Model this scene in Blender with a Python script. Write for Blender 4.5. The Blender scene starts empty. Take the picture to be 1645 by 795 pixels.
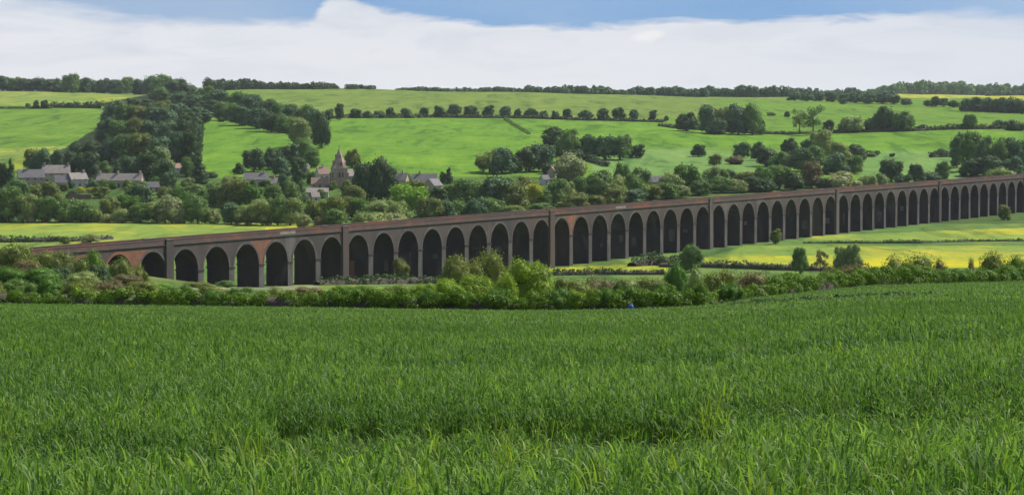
import bpy, math, random
import numpy as np
from mathutils import Vector, Matrix

random.seed(7)
RNG = np.random.default_rng(11)
S = bpy.context.scene
C = S.collection
R = math.radians

# ------------------------------------------------------------------ survey of the place
E = 52.4                      # eye level above the valley floor (m)
F = 4273.0                    # focal length in photo pixels (photo 1645 x 795)
TH = math.atan((397.5 - 171.0) / F)
AX = (0.471, 0.882)           # direction of the viaduct
VX, VY = -87.5, 677.0         # first king pier
PITCH = 14.2
CUT = 1.1                    # eye above the crop tops
CROP = 0.65

def direc(px, py):
    xc = (px - 822.5) / F
    yc = -(py - 397.5) / F
    Y = math.cos(TH) + yc * math.sin(TH)
    return xc / Y, (-math.sin(TH) + yc * math.cos(TH)) / Y

def aa(px):
    return (px - 822.5) / F

def smooth(a, b, x):
    t = np.clip((x - a) / (b - a), 0, 1)
    return t * t * (3 - 2 * t)

EDGE_A = np.array([aa(x) for x in (-600, 0, 411, 822, 1000, 1150, 1225, 1400, 1645, 2300)])
EDGE_D = np.array([245, 232, 228, 225, 226, 230, 240, 258, 280, 320.])
EDGE_P = np.array([485, 487, 492, 498, 497, 489, 476, 458, 451, 446.])
EDGE_S = (EDGE_P - 171) / F - CUT / EDGE_D

def field_edge(a):
    return np.interp(a, EDGE_A, EDGE_D)

T_T = [-60, -39, -24, -16, -11, -8, -4, -2, 0, 3, 6, 12, 400]
T_Z = [68, 51, 33.5, 24.2, 17.8, 13.8, 9.3, 8.2, 6.6, 4, 2, 0, 0]
P_D = [0, 1195, 1300, 1420, 1520, 1750, 2100, 2250, 2600, 2950, 3250, 3600, 4500, 7000, 12000]
P_Z = [0, 0, 4.0, 9.5, 13.6, 24.1, 38.2, 44, 56, 66.9, 73.7, 73.5, 66, 60, 58]
L_A = [aa(x) for x in (0, 200, 400, 700, 1000, 1300, 1450, 1645)]
L_P = [4, 6, 0, 4, 9, 14, 18, 17]

def height(X, Y):
    X = np.asarray(X, float); Y = np.asarray(Y, float)
    a = X / np.maximum(Y, 6.0)
    s = np.interp(a, EDGE_A, EDGE_S)
    w = smooth(4, 40, Y)
    s = s * w + 0.073 * (1 - w)
    zf = E - CUT - CROP - s * Y
    t = ((X - VX) * AX[0] + (Y - VY) * AX[1]) / PITCH
    zt = np.interp(t, T_T, T_Z)
    zt = zt + 7.0 * np.exp(-(((X + 117) / 40) ** 2 + ((Y - 612) / 45) ** 2))
    sh = 150 * np.clip(a / 0.1925, 0, 1.5) * (1 - smooth(1500, 2200, Y))
    zr = np.interp(Y - sh, P_D, P_Z)
    zr = zr - np.interp(a, L_A, L_P) * Y / F * smooth(1600, 2700, Y)
    zr = zr + 36 * smooth(0.07, 0.14, a) * smooth(4200, 5600, Y)
    k = smooth(1350, 1800, Y)
    zr = zr + k * (1.3 * np.sin(X / 97 + Y / 210) + 1.0 * np.sin(X / 53 - Y / 160 + 1.3) + 0.5 * np.sin(X / 29 + Y / 71))
    De = field_edge(a)
    b = smooth(De + 2, De + 80, Y)
    far = zt + zr
    far = far + 0.25 * np.sin(X / 13.0 + Y / 31.0) * smooth(De, De + 60, Y) * (1 - smooth(800, 1000, Y))
    return zf * (1 - b) + far * b

_YS = np.concatenate([np.arange(240, 1500, 0.5), np.arange(1500, 3600, 2.0), np.arange(3600, 9000, 10.0)])

def hit(px, py, dmin=300):
    ax, sz = direc(px, py)
    ys = _YS[_YS > dmin]
    z = E + sz * ys
    h = height(ax * ys, ys)
    i = np.argmax(z <= h)
    if z[i] > h[i]:
        i = np.argmin(z - h)
    y = ys[i]
    return float(ax * y), float(y), float(h[i])

def project(X, Y, Z):
    Zr = Z - E
    d = Y * math.cos(TH) - Zr * math.sin(TH)
    d = np.where(d > 0.5, d, 0.5)
    u = Y * math.sin(TH) + Zr * math.cos(TH)
    return 822.5 + F * X / d, 397.5 - F * u / d

# ------------------------------------------------------------------ node helpers
def new_mat(name):
    m = bpy.data.materials.new(name)
    m.use_nodes = True
    nt = m.node_tree
    nt.nodes.clear()
    out = nt.nodes.new('ShaderNodeOutputMaterial')
    return m, nt, out

def N(nt, kind, **kw):
    n = nt.nodes.new(kind)
    for k, v in kw.items():
        if k.startswith('i_'):
            n.inputs[k[2:].replace('_', ' ')].default_value = v
        else:
            setattr(n, k, v)
    return n

def col(c):
    return (c[0], c[1], c[2], 1.0)

def noise(nt, vec, scale, detail=4, rough=0.55, dist=0.0):
    n = N(nt, 'ShaderNodeTexNoise')
    n.inputs['Scale'].default_value = scale
    n.inputs['Detail'].default_value = detail
    n.inputs['Roughness'].default_value = rough
    n.inputs['Distortion'].default_value = dist
    if vec is not None:
        nt.links.new(vec, n.inputs['Vector'])
    return n.outputs['Fac']

def ramp(nt, fac, stops, interp='LINEAR'):
    r = N(nt, 'ShaderNodeValToRGB')
    r.color_ramp.interpolation = interp
    el = r.color_ramp.elements
    while len(el) < len(stops):
        el.new(0.5)
    for e, (p, c) in zip(el, stops):
        e.position = p
        e.color = col(c) if len(c) == 3 else c
    nt.links.new(fac, r.inputs['Fac'])
    return r.outputs['Color']

def mix(nt, fac, a, b, mode='MIX'):
    m = N(nt, 'ShaderNodeMix', data_type='RGBA', blend_type=mode)
    for sock, v in ((m.inputs[0], fac), (m.inputs[6], a), (m.inputs[7], b)):
        if hasattr(v, 'links'):
            nt.links.new(v, sock)
        elif isinstance(v, (int, float)):
            sock.default_value = v
        else:
            sock.default_value = col(v)
    return m.outputs[2]

def math_n(nt, op, a, b=None, clamp=False):
    m = N(nt, 'ShaderNodeMath', operation=op)
    m.use_clamp = clamp
    for s, v in zip(m.inputs, (a, b)):
        if v is None:
            continue
        if hasattr(v, 'links'):
            nt.links.new(v, s)
        else:
            s.default_value = v
    return m.outputs[0]

def wpos(nt, scale=(1, 1, 1)):
    g = N(nt, 'ShaderNodeNewGeometry')
    mp = N(nt, 'ShaderNodeMapping')
    mp.inputs['Scale'].default_value = scale
    nt.links.new(g.outputs['Position'], mp.inputs['Vector'])
    return mp.outputs[0]

def surf(nt, out, color, rough=0.9, spec=0.15, bump=None, bump_d=0.1):
    p = N(nt, 'ShaderNodeBsdfPrincipled')
    p.inputs['Roughness'].default_value = rough
    p.inputs['Specular IOR Level'].default_value = spec
    if hasattr(color, 'links'):
        nt.links.new(color, p.inputs['Base Color'])
    else:
        p.inputs['Base Color'].default_value = col(color)
    if bump is not None:
        b = N(nt, 'ShaderNodeBump')
        b.inputs['Strength'].default_value = 0.6
        b.inputs['Distance'].default_value = bump_d
        nt.links.new(bump, b.inputs['Height'])
        nt.links.new(b.outputs[0], p.inputs['Normal'])
    nt.links.new(p.outputs[0], out.inputs['Surface'])
    return p

def field_mat(name, base, dark, accent=None, acc=(0.55, 0.68), lines=None):
    """grass or crop: patches at two scales, small tussocks, optional flowers"""
    m, nt, out = new_mat(name)
    p = wpos(nt)
    big = noise(nt, p, 0.012, 5, 0.6, 0.4)
    mid = noise(nt, p, 0.07, 5, 0.65, 0.6)
    fine = noise(nt, p, 0.5, 4, 0.7)
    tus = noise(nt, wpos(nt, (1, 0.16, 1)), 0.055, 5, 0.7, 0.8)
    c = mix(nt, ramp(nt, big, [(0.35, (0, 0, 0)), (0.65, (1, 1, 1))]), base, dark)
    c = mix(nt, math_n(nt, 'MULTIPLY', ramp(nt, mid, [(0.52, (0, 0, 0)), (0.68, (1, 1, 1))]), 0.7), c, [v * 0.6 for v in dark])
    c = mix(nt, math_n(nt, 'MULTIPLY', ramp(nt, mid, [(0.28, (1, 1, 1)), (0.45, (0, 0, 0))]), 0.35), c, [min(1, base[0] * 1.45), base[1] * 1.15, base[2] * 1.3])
    if lines:
        w = N(nt, 'ShaderNodeTexWave', wave_type='BANDS', bands_direction='X')
        mp = N(nt, 'ShaderNodeMapping')
        mp.inputs['Rotation'].default_value = (0, 0, lines[0])
        g = N(nt, 'ShaderNodeNewGeometry')
        nt.links.new(g.outputs['Position'], mp.inputs['Vector'])
        nt.links.new(mp.outputs[0], w.inputs['Vector'])
        w.inputs['Scale'].default_value = lines[1]
        w.inputs['Distortion'].default_value = 1.5
        w.inputs['Detail'].default_value = 1
        c = mix(nt, math_n(nt, 'MULTIPLY', w.outputs['Fac'], lines[2]), c, [v * 0.6 for v in dark])
    if accent:
        an = noise(nt, wpos(nt, (1, 0.6, 1)), 0.022, 5, 0.62, 0.8)
        f = ramp(nt, an, [(acc[0], (0, 0, 0)), (acc[1], (1, 1, 1))])
        sp = ramp(nt, noise(nt, p, 0.9, 3, 0.7), [(0.35, (0.35,) * 3), (0.62, (1, 1, 1))])
        c = mix(nt, math_n(nt, 'MULTIPLY', f, sp), c, accent)
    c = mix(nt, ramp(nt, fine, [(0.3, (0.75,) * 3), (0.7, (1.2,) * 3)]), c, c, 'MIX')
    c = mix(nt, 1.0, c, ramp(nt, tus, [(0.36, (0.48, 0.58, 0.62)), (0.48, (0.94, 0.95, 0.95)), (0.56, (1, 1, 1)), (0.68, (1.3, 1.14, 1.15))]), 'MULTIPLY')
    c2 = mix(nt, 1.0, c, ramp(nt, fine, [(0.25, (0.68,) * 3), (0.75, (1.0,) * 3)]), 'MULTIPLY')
    surf(nt, out, c2, 1.0, 0.05)
    return m

def leaf_mat(name, base, var=0.35, trans=0.3, warm=(1.35, 1.15, 0.7)):
    m, nt, out = new_mat(name)
    g = N(nt, 'ShaderNodeNewGeometry')
    oi = N(nt, 'ShaderNodeObjectInfo')
    rp = g.outputs['Random Per Island']
    c = mix(nt, rp, [v * (1 - var) for v in base], [min(1, v * (1 + var)) for v in base])
    c = mix(nt, math_n(nt, 'MULTIPLY', oi.outputs['Random'], 0.45), c, [min(1, base[i] * warm[i]) for i in range(3)])
    tc = N(nt, 'ShaderNodeTexCoord')
    cl = noise(nt, tc.outputs['Object'], 5.0, 2, 0.5)
    c = mix(nt, math_n(nt, 'MULTIPLY', ramp(nt, cl, [(0.4, (0, 0, 0)), (0.7, (1, 1, 1))]), 0.4), c, [base[0] * 1.5, base[1] * 1.3, base[2] * 1.1])
    p = N(nt, 'ShaderNodeBsdfPrincipled')
    p.inputs['Roughness'].default_value = 0.6
    p.inputs['Specular IOR Level'].default_value = 0.2
    nt.links.new(c, p.inputs['Base Color'])
    t = N(nt, 'ShaderNodeBsdfTranslucent')
    nt.links.new(mix(nt, 1.0, c, (1.1, 1.25, 0.6), 'MULTIPLY'), t.inputs['Color'])
    ms = N(nt, 'ShaderNodeMixShader')
    ms.inputs[0].default_value = trans
    nt.links.new(p.outputs[0], ms.inputs[1])
    nt.links.new(t.outputs[0], ms.inputs[2])
    nt.links.new(ms.outputs[0], out.inputs['Surface'])
    return m

def rough_mat(name, c1, c2, scale=0.6, c3=None, streak=(1, 1, 1), rough=0.9, thr=(0.55, 0.68)):
    m, nt, out = new_mat(name)
    p = wpos(nt, streak)
    oi = N(nt, 'ShaderNodeObjectInfo')
    n1 = noise(nt, p, scale, 6, 0.65, 0.5)
    c = mix(nt, ramp(nt, n1, [(0.40, (0, 0, 0)), (0.60, (1, 1, 1))]), c1, c2)
    c = mix(nt, math_n(nt, 'MULTIPLY', oi.outputs['Random'], 0.35), c, c2)
    if c3:
        n3 = noise(nt, p, scale * 0.35, 4, 0.6, 1.0)
        c = mix(nt, math_n(nt, 'MULTIPLY', ramp(nt, n3, [(thr[0], (0, 0, 0)), (thr[1], (1, 1, 1))]), 0.8), c, c3)
    surf(nt, out, c, rough, 0.15, bump=noise(nt, p, scale * 6, 3), bump_d=0.05)
    return m

# ------------------------------------------------------------------ object helpers
def np_mesh(name, verts, quads=None, tris=None, mats=(), smooth_faces=False, mat_idx=None):
    me = bpy.data.meshes.new(name)
    verts = np.asarray(verts, np.float32)
    nq = 0 if quads is None else len(quads)
    nt_ = 0 if tris is None else len(tris)
    me.vertices.add(len(verts))
    me.vertices.foreach_set('co', verts.ravel())
    loops = []
    starts = []
    if nq:
        loops.append(np.asarray(quads, np.int32).ravel())
        starts.append(np.arange(nq) * 4)
    if nt_:
        loops.append(np.asarray(tris, np.int32).ravel())
        starts.append(nq * 4 + np.arange(nt_) * 3)
    loops = np.concatenate(loops); starts = np.concatenate(starts).astype(np.int32)
    me.loops.add(len(loops))
    me.loops.foreach_set('vertex_index', loops)
    me.polygons.add(nq + nt_)
    me.polygons.foreach_set('loop_start', starts)
    me.update(calc_edges=True)
    if smooth_faces:
        me.polygons.foreach_set('use_smooth', np.ones(nq + nt_, bool))
    for m in mats:
        me.materials.append(m)
    if mat_idx is not None:
        me.polygons.foreach_set('material_index', np.asarray(mat_idx, np.int32))
    me.validate()
    return me

def obj(name, me, parent=None, loc=None):
    o = bpy.data.objects.new(name, me)
    C.objects.link(o)
    if parent is not None:
        o.parent = parent
    if loc is not None:
        o.location = loc
    return o

def tag(o, label, cat, group=None, kind=None):
    if label: o['label'] = label
    if cat: o['category'] = cat
    if group: o['group'] = group
    if kind: o['kind'] = kind
    return o

def empty(name, loc, rz=0.0, scale=(1, 1, 1)):
    o = bpy.data.objects.new(name, None)
    o.empty_display_size = 0.5
    C.objects.link(o)
    o.location = loc
    o.rotation_euler = (0, 0, rz)
    o.scale = scale
    return o

class MB:
    """collects boxes, prisms and strips into ONE mesh"""
    def __init__(self): self.v = []; self.f = []
    def add(self, vs, fs):
        b = len(self.v)
        self.v += [tuple(p) for p in vs]
        self.f += [tuple(b + i for i in f) for f in fs]
        return self
    def box(self, x0, x1, y0, y1, z0, z1, tx=0, ty=0):
        vs = [(x0, y0, z0), (x1, y0, z0), (x1, y1, z0), (x0, y1, z0),
              (x0 + tx, y0 + ty, z1), (x1 - tx, y0 + ty, z1), (x1 - tx, y1 - ty, z1), (x0 + tx, y1 - ty, z1)]
        return self.add(vs, [(3, 2, 1, 0), (4, 5, 6, 7), (0, 1, 5, 4), (1, 2, 6, 5), (2, 3, 7, 6), (3, 0, 4, 7)])
    def prism(self, pts, y0, y1):
        n = len(pts)
        vs = [(x, y0, z) for x, z in pts] + [(x, y1, z) for x, z in pts]
        fs = [tuple(range(n)), tuple(range(2 * n - 1, n - 1, -1))]
        fs += [(i + n, (i + 1) % n + n, (i + 1) % n, i) for i in range(n)]
        return self.add(vs, fs)
    def mesh(self, name, mat):
        me = bpy.data.meshes.new(name)
        me.from_pydata(self.v, [], self.f)
        me.materials.append(mat)
        me.update()
        return me
    def build(self, name, mat, parent=None):
        return obj(name, self.mesh(name, mat), parent)

ORD = ('first second third fourth fifth sixth seventh eighth ninth tenth eleventh twelfth thirteenth fourteenth fifteenth '
       'sixteenth seventeenth eighteenth nineteenth twentieth').split()
def ordn(i):
    if i < 20: return ORD[i]
    n = i + 1
    return '%d%s' % (n, {1: 'st', 2: 'nd', 3: 'rd'}.get(n % 10 if n % 100 not in (11, 12, 13) else 0, 'th'))

# ------------------------------------------------------------------ materials
M = {}
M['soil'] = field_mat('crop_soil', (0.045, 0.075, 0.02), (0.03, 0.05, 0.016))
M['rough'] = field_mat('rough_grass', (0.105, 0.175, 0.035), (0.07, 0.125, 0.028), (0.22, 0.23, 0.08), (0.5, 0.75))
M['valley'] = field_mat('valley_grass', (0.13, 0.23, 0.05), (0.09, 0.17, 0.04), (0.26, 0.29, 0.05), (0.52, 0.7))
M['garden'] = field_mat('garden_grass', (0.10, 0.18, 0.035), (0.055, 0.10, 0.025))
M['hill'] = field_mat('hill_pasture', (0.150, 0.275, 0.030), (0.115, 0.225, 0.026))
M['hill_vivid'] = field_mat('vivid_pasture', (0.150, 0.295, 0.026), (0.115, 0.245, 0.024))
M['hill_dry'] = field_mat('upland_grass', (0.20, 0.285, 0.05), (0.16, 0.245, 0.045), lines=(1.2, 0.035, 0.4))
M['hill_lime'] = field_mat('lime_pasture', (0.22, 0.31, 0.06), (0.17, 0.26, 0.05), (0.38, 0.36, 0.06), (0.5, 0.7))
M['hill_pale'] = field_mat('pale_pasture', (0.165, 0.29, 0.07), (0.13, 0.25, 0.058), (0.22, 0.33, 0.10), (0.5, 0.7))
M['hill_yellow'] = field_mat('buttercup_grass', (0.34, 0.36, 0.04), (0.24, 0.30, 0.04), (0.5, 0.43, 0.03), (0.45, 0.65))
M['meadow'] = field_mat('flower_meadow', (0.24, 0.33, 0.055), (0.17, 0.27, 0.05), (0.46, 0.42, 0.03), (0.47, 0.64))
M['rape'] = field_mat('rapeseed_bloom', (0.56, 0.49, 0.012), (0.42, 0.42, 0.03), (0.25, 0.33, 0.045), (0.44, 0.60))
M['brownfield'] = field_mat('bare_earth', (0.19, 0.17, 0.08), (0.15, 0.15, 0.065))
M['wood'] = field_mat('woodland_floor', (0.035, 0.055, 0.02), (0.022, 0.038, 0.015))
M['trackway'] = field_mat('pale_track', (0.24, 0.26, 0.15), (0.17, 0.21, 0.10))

LM = {
    'dark': leaf_mat('leaf_dark', (0.055, 0.110, 0.040), trans=0.2),
    'blue': leaf_mat('leaf_bluegreen', (0.081, 0.159, 0.078), trans=0.2),
    'mid': leaf_mat('leaf_mid', (0.114, 0.209, 0.055)),
    'green': leaf_mat('leaf_green', (0.085, 0.189, 0.025)),
    'olive': leaf_mat('leaf_olive', (0.154, 0.197, 0.047)),
    'pale': leaf_mat('leaf_pale', (0.215, 0.285, 0.108)),
    'greypale': leaf_mat('leaf_greypale', (0.260, 0.301, 0.146)),
    'lime': leaf_mat('leaf_lime', (0.165, 0.323, 0.028)),
    'yellow': leaf_mat('leaf_yellow', (0.366, 0.403, 0.034)),
    'brown': leaf_mat('leaf_brown', (0.161, 0.147, 0.069)),
    'spring': leaf_mat('leaf_spring', (0.183, 0.287, 0.021), trans=0.35),
    'hedge': leaf_mat('leaf_hedge', (0.104, 0.200, 0.013), trans=0.25),
    'hedgelow': leaf_mat('leaf_hedge_low', (0.092, 0.160, 0.016), trans=0.25),
}
TONE = {'dark': 'dark green', 'blue': 'blue green', 'mid': 'mid green', 'green': 'fresh green', 'olive': 'olive green',
        'pale': 'pale green', 'greypale': 'pale grey green', 'lime': 'bright lime green', 'yellow': 'yellow green',
        'brown': 'brownish', 'spring': 'bright spring green', 'hedge': 'yellowish green', 'hedgelow': 'low green'}
M['bark'] = rough_mat('bark', (0.06, 0.05, 0.04), (0.10, 0.085, 0.07), 3.0)
M['shade_brick'] = rough_mat('shade_darkened_brick', (0.034, 0.030, 0.033), (0.058, 0.044, 0.043), 0.25, (0.095, 0.088, 0.086), (1, 1, 0.4))  # brick colour darkened to paint in the shade inside the arches
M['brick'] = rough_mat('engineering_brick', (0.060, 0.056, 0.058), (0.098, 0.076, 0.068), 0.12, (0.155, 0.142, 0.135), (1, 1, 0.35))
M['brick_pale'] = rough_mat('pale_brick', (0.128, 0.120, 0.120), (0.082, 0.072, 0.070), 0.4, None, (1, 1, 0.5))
M['ring'] = rough_mat('ring_brick', (0.120, 0.110, 0.108), (0.080, 0.071, 0.069), 0.3, (0.20, 0.145, 0.125))
M['parapet'] = rough_mat('red_brick', (0.225, 0.096, 0.068), (0.118, 0.078, 0.067), 0.16, (0.090, 0.076, 0.073), (1, 1, 1.5), thr=(0.44, 0.56))
M['orange'] = rough_mat('orange_brick', (0.27, 0.12, 0.075), (0.19, 0.09, 0.062), 0.5)
M['patch'] = rough_mat('pale_repair', (0.27, 0.27, 0.235), (0.20, 0.19, 0.165), 0.8)
M['ballast'] = rough_mat('track_ballast', (0.16, 0.12, 0.09), (0.11, 0.09, 0.08), 0.8)
M['stone'] = rough_mat('warm_limestone', (0.50, 0.42, 0.33), (0.40, 0.335, 0.265), 0.5)
M['churchstone'] = rough_mat('church_ironstone', (0.42, 0.31, 0.25), (0.33, 0.25, 0.205), 0.4, (0.46, 0.38, 0.32))
M['slate'] = rough_mat('slate_roof', (0.16, 0.155, 0.17), (0.21, 0.195, 0.20), 0.5)
M['tile'] = rough_mat('stone_tile_roof', (0.24, 0.21, 0.195), (0.31, 0.275, 0.25), 0.5)
M['redtile'] = rough_mat('clay_tile_roof', (0.36, 0.24, 0.19), (0.30, 0.19, 0.15), 0.5)
M['white'] = rough_mat('white_render', (0.60, 0.58, 0.55), (0.50, 0.49, 0.46), 0.6)
M['pinkbrick'] = rough_mat('garden_brick', (0.26, 0.15, 0.115), (0.20, 0.12, 0.10), 0.6)
m_, nt_, out_ = new_mat('window_glass'); surf(nt_, out_, (0.03, 0.035, 0.045), 0.15, 0.5); M['glass'] = m_
m_, nt_, out_ = new_mat('frame_paint'); surf(nt_, out_, (0.72, 0.71, 0.68), 0.5, 0.3); M['frame'] = m_
m_, nt_, out_ = new_mat('door_paint'); surf(nt_, out_, (0.10, 0.07, 0.05), 0.5, 0.3); M['door'] = m_
m_, nt_, out_ = new_mat('blue_plastic'); surf(nt_, out_, mix(nt_, noise(nt_, wpos(nt_), 6.0), (0.015, 0.07, 0.36), (0.02, 0.11, 0.5)), 0.4, 0.4); M['bluebag'] = m_

# ------------------------------------------------------------------ terrain, cut into fields
def in_poly(px, py, poly):
    ins = np.zeros(px.shape, bool)
    n = len(poly)
    for i in range(n):
        x1, y1 = poly[i]; x2, y2 = poly[(i + 1) % n]
        c = (y1 > py) != (y2 > py)
        xi = (x2 - x1) * (py - y1) / ((y2 - y1) if y2 != y1 else 1e-9) + x1
        ins ^= c & (px < xi)
    return ins

REGIONS = [  # name, material, depth range, outline read off the photo and carried onto the hillside
    ('pasture', 'hill', 1500, 3700, [(-900, 130), (2600, 130), (2600, 300), (-900, 300)]),
    ('upland_field', 'hill_dry', 2200, 3700, [(375, 138), (660, 143), (1130, 152), (1300, 158), (1240, 176), (1060, 192), (860, 188), (520, 188), (440, 165)]),
    ('upland_field', 'hill_lime', 2150, 3700, [(-900, 138), (240, 146), (268, 163), (240, 169), (-900, 172)]),
    ('buttercup_field', 'hill_yellow', 2150, 3700, [(148, 156), (225, 157), (246, 165), (160, 164)]),
    ('pasture', 'hill', 1500, 2500, [(-900, 174), (172, 176), (170, 238), (100, 236), (-900, 250)]),
    ('pasture', 'hill_lime', 1400, 2000, [(-900, 247), (0, 240), (100, 234), (112, 240), (30, 266), (-900, 282)]),
    ('buttercup_field', 'hill_yellow', 1400, 2000, [(-900, 252), (20, 244), (98, 234), (70, 241), (-900, 262)]),
    ('buttercup_field', 'hill_yellow', 1300, 2000, [(22, 256), (42, 250), (36, 272), (22, 272)]),
    ('pasture', 'hill_vivid', 1400, 2600, [(318, 186), (350, 186), (482, 226), (472, 252), (385, 283), (300, 290)]),
    ('bare_field', 'brownfield', 1800, 2600, [(310, 178), (345, 181), (362, 190), (318, 190)]),
    ('pasture', 'hill_vivid', 1400, 2400, [(520, 190), (815, 191), (850, 215), (870, 236), (780, 282), (505, 282)]),
    ('pasture', 'hill_vivid', 1500, 2400, [(820, 193), (1065, 198), (1240, 214), (1240, 238), (1040, 236), (866, 222)]),
    ('meadow', 'hill_pale', 1400, 2100, [(950, 250), (1040, 240), (1130, 238), (1265, 262), (1210, 296), (950, 292)]),
    ('pasture', 'hill', 1800, 3700, [(1135, 160), (2600, 166), (2600, 206), (1235, 208)]),
    ('pasture', 'hill_vivid', 1500, 2300, [(1240, 212), (2600, 208), (2600, 240), (1380, 242), (1240, 236)]),
    ('meadow', 'hill_pale', 1400, 2000, [(1380, 243), (2600, 243), (2600, 290), (1380, 290)]),
    ('rapeseed_field', 'rape', 4200, 6500, [(1437, 150), (2600, 150), (2600, 157.5), (1437, 157.5)]),
    ('rapeseed_field', 'rape', 3500, 6500, [(1590, 157), (2600, 157), (2600, 160.5), (1590, 160)]),
    ('woodland_floor', 'wood', 1350, 3400, [(165, 166), (240, 152), (330, 182), (322, 285), (60, 290), (50, 268), (120, 228), (165, 200)]),
    ('woodland_floor', 'wood', 1500, 3600, [(-200, 141), (60, 141), (265, 141), (400, 168), (530, 196), (520, 226), (440, 212), (330, 186), (240, 150), (100, 148), (-200, 145)]),
    ('flower_meadow', 'meadow', 900, 1215, [(-900, 356), (320, 356), (470, 360), (640, 360), (640, 376), (300, 402), (-900, 402)]),
    ('rapeseed_field', 'rape', 900, 1215, [(425, 363), (476, 362), (476, 368), (425, 370)]),
    ('flower_meadow', 'meadow', 850, 1330, [(1300, 379), (2600, 330), (2600, 388), (1290, 386)]),
    ('flower_meadow', 'meadow', 780, 1050, [(1200, 395), (2600, 394), (2600, 416), (1245, 411), (1130, 414)]),
    ('rapeseed_field', 'rape', 760, 1000, [(1132, 414), (1240, 411), (2600, 417), (2600, 433), (1240, 429), (1132, 422)]),
    ('rapeseed_field', 'rape', 760, 960, [(882, 431), (1000, 425), (1072, 429), (1072, 438), (882, 440)]),
    ('trackway', 'trackway', 500, 760, [(225, 461), (420, 461), (512, 458), (512, 465), (225, 467)]),
]

def build_terrain():
    a_f = np.arange(-0.235, 0.235, 0.00055)
    a_l = -0.235 - np.geomspace(0.003, 0.55, 34)[::-1]
    a_r = 0.235 + np.geomspace(0.003, 0.55, 34)
    A = np.concatenate([a_l, a_f, a_r])
    rows = np.concatenate([np.linspace(-55, 3, 14), np.geomspace(4, 330, 110), np.linspace(334, 1200, 170),
                           np.linspace(1208, 3300, 210), np.geomspace(3320, 11500, 60)])
    YY, AA = np.meshgrid(rows, A, indexing='ij')
    XX = AA * (YY + 60)
    ZZ = height(XX, YY)
    nr, nc = YY.shape
    idx = np.arange(nr * nc).reshape(nr, nc)
    quads = np.stack([idx[:-1, :-1], idx[:-1, 1:], idx[1:, 1:], idx[1:, :-1]], -1).reshape(-1, 4)
    V = np.stack([XX, YY, ZZ], -1).reshape(-1, 3)
    cen = V[quads].mean(1)
    px, py = project(cen[:, 0], cen[:, 1], cen[:, 2])
    px = px + 1.2 * np.sin(cen[:, 1] / 17) ; d = cen[:, 1]
    rid = np.zeros(len(quads), int)          # 0 rough ground
    a = cen[:, 0] / np.maximum(d, 6)
    De = field_edge(a)
    base = [('ground', 'rough'), ('field', 'soil'), ('valley_grassland', 'valley'), ('village_ground', 'garden'), ('hills', 'hill')]
    rid[d < De + 0.6] = 1
    tt = ((cen[:, 0] - VX) * AX[0] + (d - VY) * AX[1]) / PITCH
    rid[(tt > 1) & (d > 640)] = 2
    rid[d > 1190] = 3
    rid[d > 1500] = 4
    for i, (n, mt, d0, d1, poly) in enumerate(REGIONS):
        rid[(d > d0) & (d < d1) & in_poly(px, py, poly)] = 5 + i
    names = base + [(r[0], r[1]) for r in REGIONS]
    for r in np.unique(rid):
        q = quads[rid == r]
        u, inv = np.unique(q, return_inverse=True)
        nm, mt = names[r]
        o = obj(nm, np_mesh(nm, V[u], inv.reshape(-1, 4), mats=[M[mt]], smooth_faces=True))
        o['kind'] = 'structure'
build_terrain()

# ------------------------------------------------------------------ foliage
def leaf_cards(cen, nor, size, rng, tilt=0.55):
    n = len(cen)
    nn = nor + rng.normal(0, tilt, (n, 3))
    nn /= np.linalg.norm(nn, axis=1)[:, None] + 1e-9
    ref = rng.normal(0, 1, (n, 3))
    t = np.cross(nn, ref); t /= np.linalg.norm(t, axis=1)[:, None] + 1e-9
    b = np.cross(nn, t)
    s = size * rng.uniform(0.6, 1.35, n)[:, None]
    e = s * rng.uniform(0.55, 0.95, n)[:, None]
    v = np.stack([cen - t * s, cen - b * e * 0.8 + t * s * 0.15, cen + t * s, cen + b * e * 0.8 + t * s * 0.1], 1).reshape(-1, 3)
    return v, np.arange(4 * n).reshape(-1, 4)

def ico(sub=2):
    import bmesh
    bm = bmesh.new()
    bmesh.ops.create_icosphere(bm, subdivisions=sub, radius=1)
    bm.verts.ensure_lookup_table()
    v = np.array([p.co[:] for p in bm.verts])
    f = np.array([[q.index for q in t.verts] for t in bm.faces])
    bm.free()
    return v, f
ICO_V, ICO_F = ico(2)

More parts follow.
